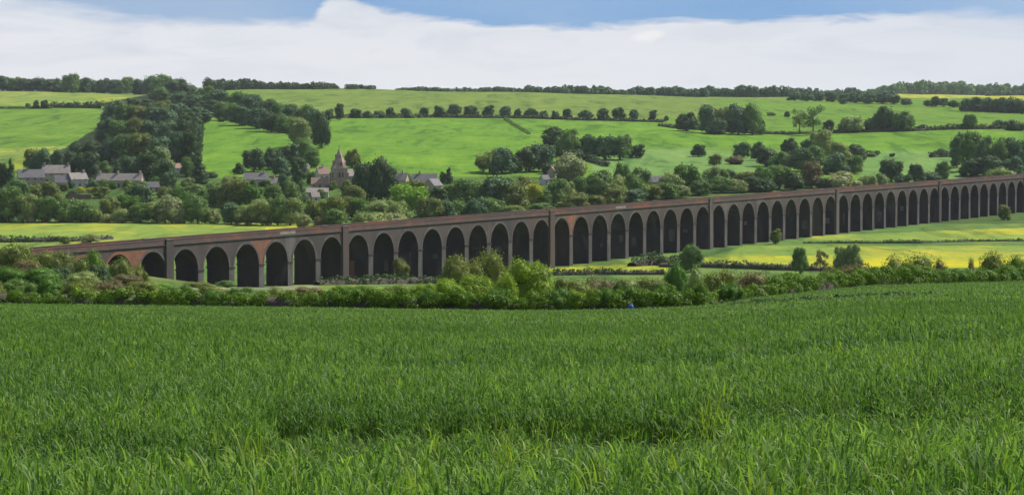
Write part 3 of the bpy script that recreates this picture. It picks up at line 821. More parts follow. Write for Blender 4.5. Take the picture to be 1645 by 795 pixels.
hedge('hedge', [(80, 173.5, 5), (120, 174, 6), (165, 175, 7)], 6, 0.9, 20, 'dark', 'dark hedge between the two fields under the ridge wood', 23, dmin=1200)
hedge('hedge', [(-120, 175, 2.2), (0, 175, 2.2), (85, 175, 2.5)], 4, 0.8, 12, 'mid', 'low thin hedge left of the two small trees under the ridge wood', 41, dmin=1200)
hedge('hedge', [(520, 191, 3), (600, 190, 4), (700, 189, 3.4), (820, 190, 3), (940, 194, 3), (1070, 197, 3)], 5, 0.8, 14, 'dark', 'long dark hedge across the hill carrying a row of round trees', 24, dmin=1200)
hedge('hedge', [(812, 192, 1.6), (850, 216, 1.4)], 3, 0.6, 14, 'mid', 'short hedge slanting downhill from the long hedge', 25, dmin=1200)
hedge('hedge', [(930, 252, 5), (955, 262, 4), (975, 268, 4)], 4, 0.7, 18, 'dark', 'short dark hedge slanting down from the middle copse', 26, dmin=1200)
hedge('hedge', [(1060, 203, 2.5), (1090, 207, 3), (1240, 216, 2.6), (1340, 214, 3), (1470, 211, 4), (1560, 208, 4), (1645, 207, 4), (1800, 208, 4)], 5, 0.8, 13, 'dark', 'dark hedge across the right slope with bushes growing in it', 27, dmin=1200)
hedge('hedge', [(1385, 251, 3), (1412, 250, 3)], 4, 0.7, 14, 'dark', 'short dark hedge scrap in the right meadow', 28, dmin=1200)
hedge('hedge', [(1495, 253, 4), (1530, 252, 4)], 4, 0.7, 14, 'dark', 'short dark hedge at the foot of the tall plantation', 29, dmin=1200)
hedge('hedge', [(1290, 391, 0.7), (1380, 391, 1.4), (1400, 391, 1.0), (1470, 391, 1.7), (1500, 390, 0.9), (1560, 388, 1.1), (1700, 387, 0.9)], 2, 0.3, 26, 'mid', 'thin hedge across the yellow meadow beyond the right arches', 30, dmin=700)
hedge('hedge', [(1060, 429, 2), (1150, 430, 2.5), (1250, 434, 3), (1345, 436, 2)], 4, 0.3, 40, 'dark', 'dark hedge along the near side of the right yellow crop', 31, dmin=600)
hedge('hedge', [(880, 443, 2.0), (960, 441, 2.2), (1070, 441, 2.0)], 3.5, 0.3, 40, 'dark', 'dark hedge below the small yellow rapeseed field', 32, dmin=600)
hedge('hedge', [(508, 458, 1.8), (560, 457, 2.6), (640, 456, 2.8), (720, 455, 3)], 4, 0.3, 46, 'dark', 'dark hedge at the pier feet beside the small round tree', 33, dmin=480)
hedge('hedge', [(1015, 428, 2.5), (1050, 425, 4.5), (1090, 427, 3.5)], 6, 0.35, 46, 'dark', 'dark thicket at the pier feet above the small rapeseed field', 34, dmin=600)
hedge('hedge', [(-80, 390, 2.4), (60, 389, 2.6), (95, 388, 3.2), (120, 388, 2.2), (180, 384, 2.0)], 4, 0.4, 26, 'dark', 'dark hedge behind the low end of the viaduct', 35, dmin=800)

# ------------------------------------------------------------------ bushes on the near bank and in the valley
def nb(x, yt, w, Y, tone, label, kind='nbush', name='bush', cat='bush', group=None):
    plant(x, yt, w, tone, kind, Y=Y, label=label, group=group, name=name, cat=cat)
GB = 'bushes on the bank at the low end of the viaduct'
for (x, yt, w, Y, tone, lab) in [
    (22, 390, 78, 480, 'olive', 'tall olive bush leftmost on the bank by the viaduct end'),
    (66, 403, 64, 500, 'olive', 'olive bush just under the first parapet on the bank'),
    (106, 404, 70, 470, 'olive', 'broad olive bush in front of the hidden first arches'),
    (150, 401, 60, 500, 'hedge', 'yellowish bush topping the bank below the parapet'),
    (190, 414, 56, 470, 'olive', 'dark olive bush covering the foot of the second arch'),
    (220, 424, 40, 500, 'olive', 'olive bush at the right end of the bank beside a pier'),
    (12, 428, 56, 420, 'green', 'deep green bush low on the bank at far left'),
    (66, 430, 70, 410, 'green', 'rich green bush low on the bank beside pale elder'),
    (92, 428, 50, 430, 'dark', 'dark green bush behind the rich green bush on the bank'),
    (130, 436, 66, 400, 'pale', 'pale elder bush low on the bank, wider than tall'),
    (205, 440, 60, 410, 'brown', 'brownish thorn bush low on the right of the bank'),
    (160, 424, 46, 450, 'dark', 'dark bush in the middle of the bank'),
    (40, 418, 50, 450, 'brown', 'brownish bush between the olive bushes on the bank'),
    (-40, 400, 80, 470, 'olive', 'olive bush at the outer end of the bank')]:
    nb(x, yt, w, Y, tone, lab, group=GB)
GC = 'bushes behind the field hedge'
for (x, yt, w, Y, tone, lab) in [
    (742, 410, 70, 430, 'olive', 'dark olive bush left half of the big thicket before the arches'),
    (786, 403, 76, 440, 'olive', 'dark olive bush right half of the big thicket before the arches'),
    (850, 417, 92, 330, 'spring', 'large bright spring green bush standing behind the hedge'),
    (812, 440, 46, 310, 'spring', 'bright green bush tucked left of the largest spring green bush'),
    (716, 448, 64, 310, 'spring', 'spring green bush left end of the leafy group behind the hedge'),
    (762, 442, 60, 320, 'spring', 'spring green bush in front of the dark olive thicket'),
    (600, 460, 60, 300, 'hedge', 'yellowish bush behind the hedge below the small round tree'),
    (550, 458, 46, 300, 'hedge', 'yellowish bush behind the hedge under the second king pier'),
    (500, 462, 50, 300, 'brown', 'brownish bush behind the hedge left of the yellowish pair'),
    (660, 456, 60, 300, 'pale', 'pale bush behind the hedge right of the small round tree'),
    (320, 452, 50, 600, 'olive', 'small olive scrub bush at the third pier foot'),
    (258, 455, 40, 560, 'lime', 'small bright bush at the first king pier foot'),
    (362, 450, 34, 620, 'mid', 'small green scrub bush at the fourth pier foot'),
    (915, 446, 70, 320, 'olive', 'olive bush right of the largest spring green bush'),
    (960, 444, 74, 330, 'brown', 'brownish scrub bush below the small rapeseed field'),
    (1004, 446, 74, 330, 'pale', 'pale scrub bush below the small rapeseed field'),
    (1044, 446, 70, 330, 'olive', 'olive scrub bush below the right end of the small rapeseed field'),
    (1085, 421, 44, 420, 'green', 'rich green round bush below the pointed tree'),
    (1122, 428, 50, 400, 'pale', 'pale pointed bush below the pointed tree'),
    (1160, 434, 70, 330, 'olive', 'olive bush right of the pale pointed bush'),
    (1210, 437, 80, 320, 'brown', 'brownish bush behind the hedge below the yellow crop'),
    (1255, 438, 60, 320, 'pale', 'pale bush behind the hedge below the narrow green tree'),
    (1432, 412, 80, 300, 'olive', 'dark olive bush, left of the pair rising above the right hedge'),
    (1474, 409, 80, 305, 'olive', 'dark olive bush, right of the pair rising above the right hedge'),
    (1512, 416, 34, 300, 'brown', 'small brownish bush right of the dark olive pair'),
    (1378, 424, 70, 300, 'brown', 'brownish bush left of the dark olive pair'),
    (1560, 416, 20, 600, 'brown', 'tiny reddish brown bush at the edge of the right yellow crop'),
    (1604, 405, 70, 320, 'olive', 'olive bush above the hedge near the right end'),
    (1645, 412, 60, 320, 'hedge', 'yellowish bush at the right end of the hedge'),
    (1334, 428, 60, 300, 'olive', 'olive bush below the pale twin trees'),
    (1695, 408, 70, 330, 'olive', 'olive bush beyond the yellowish bush at the hedge end')]:
    nb(x, yt, w, Y, tone, lab, group=GC)
GS = 'low scrub between hedge and arches'
SC = [(-20, 446, 60, 'olive'), (30, 448, 60, 'mid'), (80, 446, 56, 'green'), (130, 450, 60, 'olive'), (180, 449, 60, 'brown'), (228, 452, 60, 'olive'), (285, 458, 60, 'mid'), (335, 459, 50, 'olive'), (385, 461, 60, 'mid'), (440, 461, 56, 'olive'), (480, 460, 44, 'brown'), (575, 459, 60, 'green'), (630, 458, 60, 'olive'), (680, 455, 50, 'spring')]
for i, (x, yt, w, tone) in enumerate(SC):
    nb(x, yt, w, 266.0 + 8 * (i % 3), tone, '%s %s scrub bush from the left close behind the field hedge' % (ordn(i), TONE[tone]), group=GS)
GH = 'taller shrubs growing out of the field hedge'
for i, (x, yt, w, tone) in enumerate([(125, 458, 34, 'spring'), (262, 465, 60, 'spring'), (350, 466, 60, 'green'), (560, 462, 44, 'green'), (625, 466, 46, 'spring'), (690, 462, 44, 'green'), (740, 462, 44, 'hedge'), (800, 462, 52, 'green'),
                          (860, 466, 50, 'hedge'), (897, 463, 54, 'green'), (930, 466, 46, 'spring'), (975, 462, 44, 'green'), (1020, 460, 50, 'hedge'), (1070, 458, 48, 'green'), (1125, 452, 50, 'hedge'), (1175, 452, 46, 'green'), (1230, 452, 44, 'hedge'), (1290, 444, 50, 'green'), (1330, 441, 44, 'hedge'), (1390, 438, 44, 'green'), (1440, 436, 46, 'hedge'),
                          (1490, 434, 44, 'green'), (1530, 430, 46, 'green'), (1580, 430, 46, 'hedge'), (1625, 426, 50, 'green')]):
    nb(x, yt, w, float(field_edge(aa(x))) + 5.5, tone, '%s %s shrub standing above the field hedge, counted from the left' % (ordn(i), TONE[tone]), name='shrub', cat='shrub', group=GH)
plant(645, 414, 28, 'olive', 'ntree', ybase=454, dmin=480, label='small round olive tree on a short trunk in front of the arches')
plant(1110, 393, 40, 'mid', 'ntree', ybase=437, dmin=600, label='pointed green tree in front of the piers above the small rapeseed field')
plant(1285, 397, 28, 'mid', 'ntree', ybase=440, dmin=600, label='narrow green tree standing before the right yellow crop')
plant(1352, 396, 28, 'pale', 'ntree', ybase=438, dmin=600, label='pale tree, left one of the twin pair before the yellow crop')
plant(1370, 391, 30, 'pale', 'ntree', ybase=438, dmin=600, label='pale tree, right one of the twin pair before the yellow crop')
plant(1318, 402, 22, 'brown', 'sparse', ybase=437, dmin=600, label='thin bare-looking brownish tree left of the pale twin pair')
plant(1246, 368, 20, 'olive', 'tall', ybase=392, dmin=800, label='slim olive tree against the piers of the middle right')
plant(1613, 329, 23, 'olive', 'round', ybase=354, dmin=800, label='lone olive tree in the meadow before the last arches')
plant(940, 400, 16, 'olive', 'bush', ybase=414, dmin=700, name='bush', cat='bush', label='small olive bush against a pier above the small rapeseed field')
plant(104, 379, 20, 'pale', 'round', ybase=392, dmin=700, label='small pale tree behind the low end of the viaduct parapet')
plant(145, 376, 30, 'greypale', 'round', ybase=390, dmin=700, label='pale pinkish green tree behind the low end of the viaduct')

# the blue thing at the hedge foot
def sack():
    a0 = aa(1014); Y = float(field_edge(a0)) + 0.2
    import bmesh
    bm = bmesh.new()
    bmesh.ops.create_icosphere(bm, subdivisions=3, radius=1)
    rng = random.Random(4)
    for v in bm.verts:
        p = v.co
        k = 1 + 0.10 * math.sin(7 * p.x + 2) * math.sin(6 * p.z) + 0.06 * math.sin(13 * p.y + 5 * p.x)
        v.co = Vector((p.x * 0.25 * k, p.y * 0.2 * k, (p.z * 0.34 * k + 0.30)))
        if p.z > 0.75:
            v.co.x *= 0.55; v.co.y *= 0.55; v.co.z += 0.05
    me = bpy.data.meshes.new('plastic_sack'); bm.to_mesh(me); bm.free()
    me.materials.append(M['bluebag'])
    me.polygons.foreach_set('use_smooth', [True] * len(me.polygons))
    X = a0 * Y
    o = obj('plastic_sack', me, loc=(X, Y, float(height(X, Y)) + 0.38))
    tag(o, 'small bright blue plastic sack against the low hedge at the field edge', 'sack')
sack()

# ------------------------------------------------------------------ the viaduct
def viaduct():
    root = empty('viaduct', (VX, VY, 0), math.atan2(AX[1], AX[0]))
    tag(root, 'long brick railway viaduct of many tall round arches crossing the valley', 'viaduct')
    W = 7.0; PH = 1.25; SPR = 10.0; RISE = 5.75; HW = PITCH / 2 - PH; TOPZ = 17.1
    K0, K1 = -5, 62
    KING = set([0, 6, 15, 24, 33, 42, 51, 60])
    seg = 20
    arc = [(-HW * math.cos(math.pi * i / seg), SPR + RISE * math.sin(math.pi * i / seg)) for i in range(seg + 1)]
    mb = MB()
    xs = [p[0] for p in arc]
    def face(y, flip):
        vs = [(-PITCH / 2, y, SPR), (-PITCH / 2, y, TOPZ), (-HW, y, TOPZ), (-HW, y, SPR)]
        mb.add(vs, [(0, 3, 2, 1) if not flip else (0, 1, 2, 3)])
        vs = [(PITCH / 2, y, SPR), (PITCH / 2, y, TOPZ), (HW, y, TOPZ), (HW, y, SPR)]
        mb.add(vs, [(0, 1, 2, 3) if not flip else (0, 3, 2, 1)])
        vs = [(x, y, z) for x, z in arc] + [(x, y, TOPZ) for x in xs]
        n = len(arc)
        mb.add(vs, [((i, i + 1, n + i + 1, n + i) if not flip else (n + i, n + i + 1, i + 1, i)) for i in range(n - 1)])
    face(0, False); face(W, True)
    n = len(arc); nf = len(mb.f)
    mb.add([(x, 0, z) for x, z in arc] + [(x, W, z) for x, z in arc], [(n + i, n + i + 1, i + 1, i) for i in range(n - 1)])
    arch_me = mb.mesh('arch', M['brick']); arch_me.materials.append(M['shade_brick'])
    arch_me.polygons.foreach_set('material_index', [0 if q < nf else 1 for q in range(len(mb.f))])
    rb = MB()
    ro = [(-(HW + 0.72) * math.cos(math.pi * i / seg), SPR + (RISE + 0.72) * math.sin(math.pi * i / seg)) for i in range(seg + 1)]
    vs = [(x, -0.07, z) for x, z in arc] + [(x, -0.07, z) for x, z in ro] + [(x, 0.02, z) for x, z in ro]
    rb.add(vs, [(i, i + 1, n + i + 1, n + i) for i in range(n - 1)] + [(n + i, n + i + 1, 2 * n + i + 1, 2 * n + i) for i in range(n - 1)])
    ring_me = rb.mesh('arch_ring', M['ring'])
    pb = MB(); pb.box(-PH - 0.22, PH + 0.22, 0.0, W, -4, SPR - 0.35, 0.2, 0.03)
    pier_me = pb.mesh('pier', M['shade_brick'])
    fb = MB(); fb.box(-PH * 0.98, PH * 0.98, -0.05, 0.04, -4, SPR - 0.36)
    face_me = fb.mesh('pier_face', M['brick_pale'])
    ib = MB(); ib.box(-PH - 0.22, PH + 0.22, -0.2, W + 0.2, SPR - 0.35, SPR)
    imp_me = ib.mesh('impost', M['shade_brick'])
    kb = MB(); kb.box(-1.65, 1.65, -0.5, 0.5, -4, TOPZ + 1.3, 0.1, 0.05)
    king_me = kb.mesh('pilaster', M['brick'])
    kc = MB(); kc.box(-1.7, 1.7, -0.56, 0.56, TOPZ + 1.3, TOPZ + 1.58, 0.1, 0.1)
    cap_me = kc.mesh('cap', M['ring'])
    for k in range(K0, K1 + 1):
        x = k * PITCH
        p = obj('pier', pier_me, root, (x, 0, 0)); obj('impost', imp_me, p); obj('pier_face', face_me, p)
        if k in KING:
            for yy in (0, W):
                q = obj('pilaster', king_me, root, (x, yy, 0)); q['label'] = 'projecting pilaster carried up through the parapet'
                obj('cap', cap_me, q)
        if k < K1:
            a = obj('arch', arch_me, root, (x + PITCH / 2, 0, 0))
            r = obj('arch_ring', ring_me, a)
            if k in (-3, -2):
                r.material_slots[0].link = 'OBJECT'; r.material_slots[0].material = M['orange']; r['label'] = 'orange brick arch ring'
    xe0, xe1 = K0 * PITCH - 12, K1 * PITCH + 10
    cut = sorted(KING | {K0 - 0.9, K1 + 0.7})
    for i in range(len(cut) - 1):
        a, b = cut[i] * PITCH, cut[i + 1] * PITCH
        a2, b2 = a + (1.75 if cut[i] in KING else 0), b - (1.75 if cut[i + 1] in KING else 0)
        for y0, y1 in ((-0.12, 0.42), (W - 0.42, W + 0.12)):
            m = MB(); m.box(a2, b2, y0, y1, TOPZ + 0.22, 18.40)
            pr = m.build('parapet', M['parapet'], root)
            m = MB(); m.box(a2, b2, y0 - 0.07, y1 + 0.07, 18.40, 18.60); m.build('coping', M['parapet'], pr)
        m = MB(); m.box(a2, b2, -0.26, W + 0.26, TOPZ, TOPZ + 0.22); m.build('string_course', M['ring'], root)
    m = MB(); m.box(xe0, xe1, 0.44, W - 0.44, TOPZ + 0.23, TOPZ + 0.75); m.build('track_bed', M['ballast'], root)
    # repaired brickwork
    def spandrel(k, mat, lab):
        m = MB()
        pts_l = [(x + k * PITCH - PITCH / 2, z) for x, z in ro if x > 0 and z < 16.6][::-1]
        pts_r = [(x + k * PITCH + PITCH / 2, z) for x, z in ro if x < 0 and z < 16.6]
        pl = sorted(pts_l, key=lambda p: p[1]); pr = sorted(pts_r, key=lambda p: p[1])
        nn = min(len(pl), len(pr))
        vs = [(x, -0.025, z) for x, z in pl[:nn]] + [(x, -0.025, z) for x, z in pr[:nn]]
        m.add(vs, [(i, nn + i, nn + i + 1, i + 1) for i in range(nn - 1)])
        o = m.build('brick_repair', mat, root); o['label'] = lab
    spandrel(3, M['orange'], 'orange brick spandrel repair')
    spandrel(16, M['orange'], 'bright orange spandrel repair')
    spandrel(-1, M['orange'], 'orange brick repair near the low end')
    for (k, f0, f1, z0, z1) in ((3.62, 0.0, 1.0, 17.55, 18.35), (18.35, 0.0, 0.9, 17.55, 18.35)):
        m = MB(); m.box(k * PITCH, k * PITCH + 8 * (1 if k < 10 else 1.0), -0.15, -0.11, z0, z1)
        o = m.build('parapet_patch', M['patch'], root); o['label'] = 'pale repaired length of parapet'
    # lighter patches on the shaded pier sides, as the brickwork has been patched there
    rng = random.Random(5)
    for k in range(1, 40):
        if rng.random() < 0.42:
            w = rng.uniform(0.5, 2.2); y = rng.uniform(0.8, W - w - 0.8); z1 = rng.uniform(5.5, 9.4); h = rng.uniform(1.0, 5)
            m = MB(); m.box(k * PITCH - PH - 0.26, k * PITCH - PH + 0.1, y, y + w, z1 - h, z1)
            mt = M['orange'] if k in (7, 27) else M['brick_pale']
            o = m.build('brick_repair', mt, root)
            o['label'] = 'orange patch on a shaded pier side' if k in (7, 27) else 'pale patch on a shaded pier side'
viaduct()

# ------------------------------------------------------------------ village
def house(px, yb, length, depth, wall_h, roof_h, rz, wall, roof, label, name='house', cat='house', chim=(0.0,), wins=4, dmin=1000, up=0.0):
    X, Y, z = hit(px, yb, dmin)
    root = empty(name, (X, Y, z + up), R(rz))
    tag(root, label, cat, 'village buildings')
    L, Dp = length / 2, depth / 2
    m = MB()
    m.box(-L, L, -Dp, Dp, -1.5 - up, wall_h)
    for sx in (-1, 1):
        x0, x1 = sx * L, sx * (L - 0.35)
        m.add([(x0, -Dp, wall_h), (x0, Dp, wall_h), (x0, 0, wall_h + roof_h), (x1, -Dp, wall_h), (x1, Dp, wall_h), (x1, 0, wall_h + roof_h)],
              [(0, 1, 2), (5, 4, 3), (0, 2, 5, 3), (1, 4, 5, 2)])
    m.build('wall', wall, root)
    m = MB()
    e, t, o = 0.35, 0.22, 0.25
    sl = roof_h / Dp
    for s in (-1, 1):
        y0, z0 = s * (Dp + e), wall_h - e * sl
        zr = wall_h + roof_h
        vs = [(-L - o, y0, z0 + 0.03), (L + o, y0, z0 + 0.03), (L + o, 0, zr + 0.03), (-L - o, 0, zr + 0.03),
              (-L - o, y0, z0 + t), (L + o, y0, z0 + t), (L + o, 0, zr + t + 0.05), (-L - o, 0, zr + t + 0.05)]
        m.add(vs, [(0, 1, 2, 3), (7, 6, 5, 4), (0, 4, 5, 1), (1, 5, 6, 2), (3, 7, 4, 0)])
    rf = m.build('roof', roof, root)
    for c in chim:
        m = MB(); m.box(c * L - 0.5, c * L + 0.5, -0.45, 0.45, wall_h + roof_h - 0.8, wall_h + roof_h + 1.5)
        m.box(c * L - 0.58, c * L + 0.58, -0.53, 0.53, wall_h + roof_h + 1.5, wall_h + roof_h + 1.66)
        m.build('chimney', wall, rf)
    storeys = 2 if wall_h > 4 else 1
    for s in range(storeys):
        for i in range(wins):
            x = -L + length * (i + 0.5) / wins
            zc = 1.5 + s * 2.7
            if s == 0 and i == wins // 2:
                m = MB(); m.box(x - 0.5, x + 0.5, -Dp - 0.06, -Dp + 0.05, 0, 2.05)
                m.build('door', M['door'], root)
                continue
            m = MB()
            for a0, a1, b0, b1 in ((-0.62, 0.62, 0.55, 0.66), (-0.62, 0.62, -0.66, -0.55), (-0.62, -0.52, -0.55, 0.55), (0.52, 0.62, -0.55, 0.55), (-0.04, 0.04, -0.55, 0.55)):
                m.box(x + a0, x + a1, -Dp - 0.07, -Dp + 0.03, zc + b0, zc + b1)
            w = m.build('window', M['frame'], root)
            m = MB(); m.box(x - 0.52, x + 0.52, -Dp - 0.035, -Dp + 0.02, zc - 0.55, zc + 0.55); m.build('pane', M['glass'], w)
    m = MB(); m.box(L - 0.02, L + 0.05, -0.5, 0.5, 3.3, 4.5) if wall_h > 4 else m.box(L - 0.02, L + 0.05, -0.5, 0.5, 1.1, 2.2)
    m.build('window', M['glass'], root)
    return root
st, wh, sl_, ti, rt = M['stone'], M['white'], M['slate'], M['tile'], M['redtile']
house(50, 300, 14, 7, 5.0, 4.0, 14, st, sl_, 'long slate roofed stone house nearest the dark cypress', chim=(-0.3,), wins=4)
house(90, 293, 15, 7, 5.2, 4.0, 14, st, ti, 'stone house with ridge chimney just behind the long slate house', chim=(0.9, -0.8), wins=5)
house(99, 302, 7, 6, 3.0, 3.6, 12, st, sl_, 'low slate roofed outhouse before the stone house with ridge chimney', chim=(), wins=2)
house(124, 301, 10, 6, 4.4, 3.2, 38, wh, ti, 'white house with bright gable left of the long cottage row', chim=(0.8,), wins=3)
house(193, 301, 24, 7, 3.8, 3.4, -4, st, ti, 'long row of stone cottages under a pale tiled roof', chim=(-0.9, -0.1, 0.9), wins=7)
house(247, 308, 6, 5, 2.4, 2.6, 8, st, sl_, 'small slate roofed shed right of the long cottage row', chim=(), wins=2, name='shed', cat='shed')
house(286, 277, 5, 5, 2.6, 2.4, 30, wh, rt, 'tiny white cottage alone under the hillside wood', chim=(), wins=2)
house(83, 335, 8, 6, 2.4, 3.0, 6, st, ti, 'low pinkish roofed barn among the belt trees below the houses', chim=(), wins=2, name='barn', cat='barn')
house(412, 299, 13, 7, 3.6, 3.2, 4, st, sl_, 'grey roofed stone house left of the dark conifer', chim=(0.6,), wins=4)
house(452, 305, 10, 6, 3.4, 2.8, -6, st, ti, 'pale walled stone cottage touching the dark conifer by the church', chim=(-0.8,), wins=4)
house(486, 281, 7, 5, 3.0, 2.8, 20, st, ti, 'small pale roofed house behind the dark conifer', chim=(), wins=2)
house(518, 297, 6, 6, 6.0, 3.4, 24, wh, rt, 'tall white gabled house beside the church tower', chim=(0.0,), wins=2)
house(514, 303, 9, 6, 2.6, 3.0, 4, st, rt, 'low clay roofed house in front of the tall white gabled one', chim=(), wins=3)
house(510, 317, 11, 6, 2.6, 1.9, 2, wh, ti, 'long low white barn below the church', chim=(), wins=3, name='barn', cat='barn')
house(506, 325, 4, 4, 2.8, 2.0, 20, wh, ti, 'little white shed under the long white barn', chim=(), wins=1, name='shed', cat='shed')
house(642, 297, 9, 6, 2.8, 3.4, -16, st, ti, 'pale roofed house right of the big dark tree', chim=(0.4,), wins=3)
house(682, 301, 13, 7, 3.0, 4.0, 4, st, sl_, 'broad purple slate roofed house behind the lime green tree', chim=(-0.4,), wins=4)
house(696, 310, 9, 6, 4.0, 3.2, 62, st, sl_, 'slate roofed house with pale gable right of the lime green tree', chim=(), wins=2)
house(889, 285, 5, 5, 3.2, 2.6, 60, st, rt, 'small pinkish gabled house below the pale domed tree', chim=(), wins=2)
house(875, 297, 4, 4, 3.0, 2.2, 30, wh, sl_, 'tiny white cottage beside the yellow green tree', chim=(), wins=1)
house(838, 308, 4, 5, 3.4, 2.2, 10, wh, sl_, 'small pale cottage left of the yellow green tree', chim=(), wins=1)
house(1058, 300, 13, 7, 2.6, 3.0, 3, st, sl_, 'lone slate roofed farmhouse behind the middle arches', chim=(-0.8,), wins=4)
grove([(86, 311, 12, 322, YE, b_), (128, 300, 16, 310, YE, b_), (146, 301, 14, 310, YE, b_), (192, 316, 22, 328, YE, b_), (242, 314, 14, 326, YE, b_), (140, 286, 16, 296, D, b_), (150, 290, 20, 306, B, r_), (78, 288, 14, 304, D, b_), (118, 306, 22, 318, D, b_),
       (64, 300, 20, 314, O, b_), (38, 300, 30, 316, G, r_), (160, 300, 30, 318, O, r_), (212, 298, 22, 314, O, b_), (232, 300, 18, 314, D, b_), (266, 300, 26, 318, O, r_), (290, 300, 30, 318, G, r_), (300, 285, 22, 300, P, b_), (250, 284, 20, 300, G, b_), (312, 296, 30, 318, P, r_), (345, 292, 28, 312, P, r_),
       (368, 282, 26, 300, P, b_), (432, 288, 18, 304, P, b_), (470, 300, 24, 330, MI, r_), (500, 276, 16, 296, G, r_), (530, 296, 14, 306, D, b_), (568, 286, 24, 300, O, r_), (340, 276, 22, 286, D, b_), (324, 302, 24, 322, MI, r_), (396, 300, 24, 318, O, b_), (672, 296, 22, 312, MI, r_), (850, 300, 14, 312, D, b_), (34, 289, 18, 303, MI, r_), (76, 290, 15, 304, D, r_), (103, 295, 15, 307, O, r_), (166, 288, 18, 303, MI, r_), (208, 289, 22, 304, MI, r_), (228, 291, 18, 306, P, r_), (404, 288, 18, 303, MI, r_), (424, 290, 16, 304, D, r_), (516, 304, 14, 319, MI, r_), (535, 291, 14, 305, O, r_), (556, 289, 18, 306, MI, r_), (182, 292, 14, 304, G, b_), (114, 292, 10, 303, D, b_)],
      'in the village gardens', 'bushes of the village gardens', name='bush', cat='bush', noun='bush')
# brick garden wall
X, Y, z = hit(128, 320, 1000)
m = MB(); m.box(-6, 6, -0.2, 0.2, -1, 2.2); m.box(-6.1, 6.1, -0.28, 0.28, 2.2, 2.35)
o = m.build('garden_wall', M['pinkbrick']); o.location = (X, Y, z)
tag(o, 'reddish brown brick garden wall below the white gabled house', 'wall')

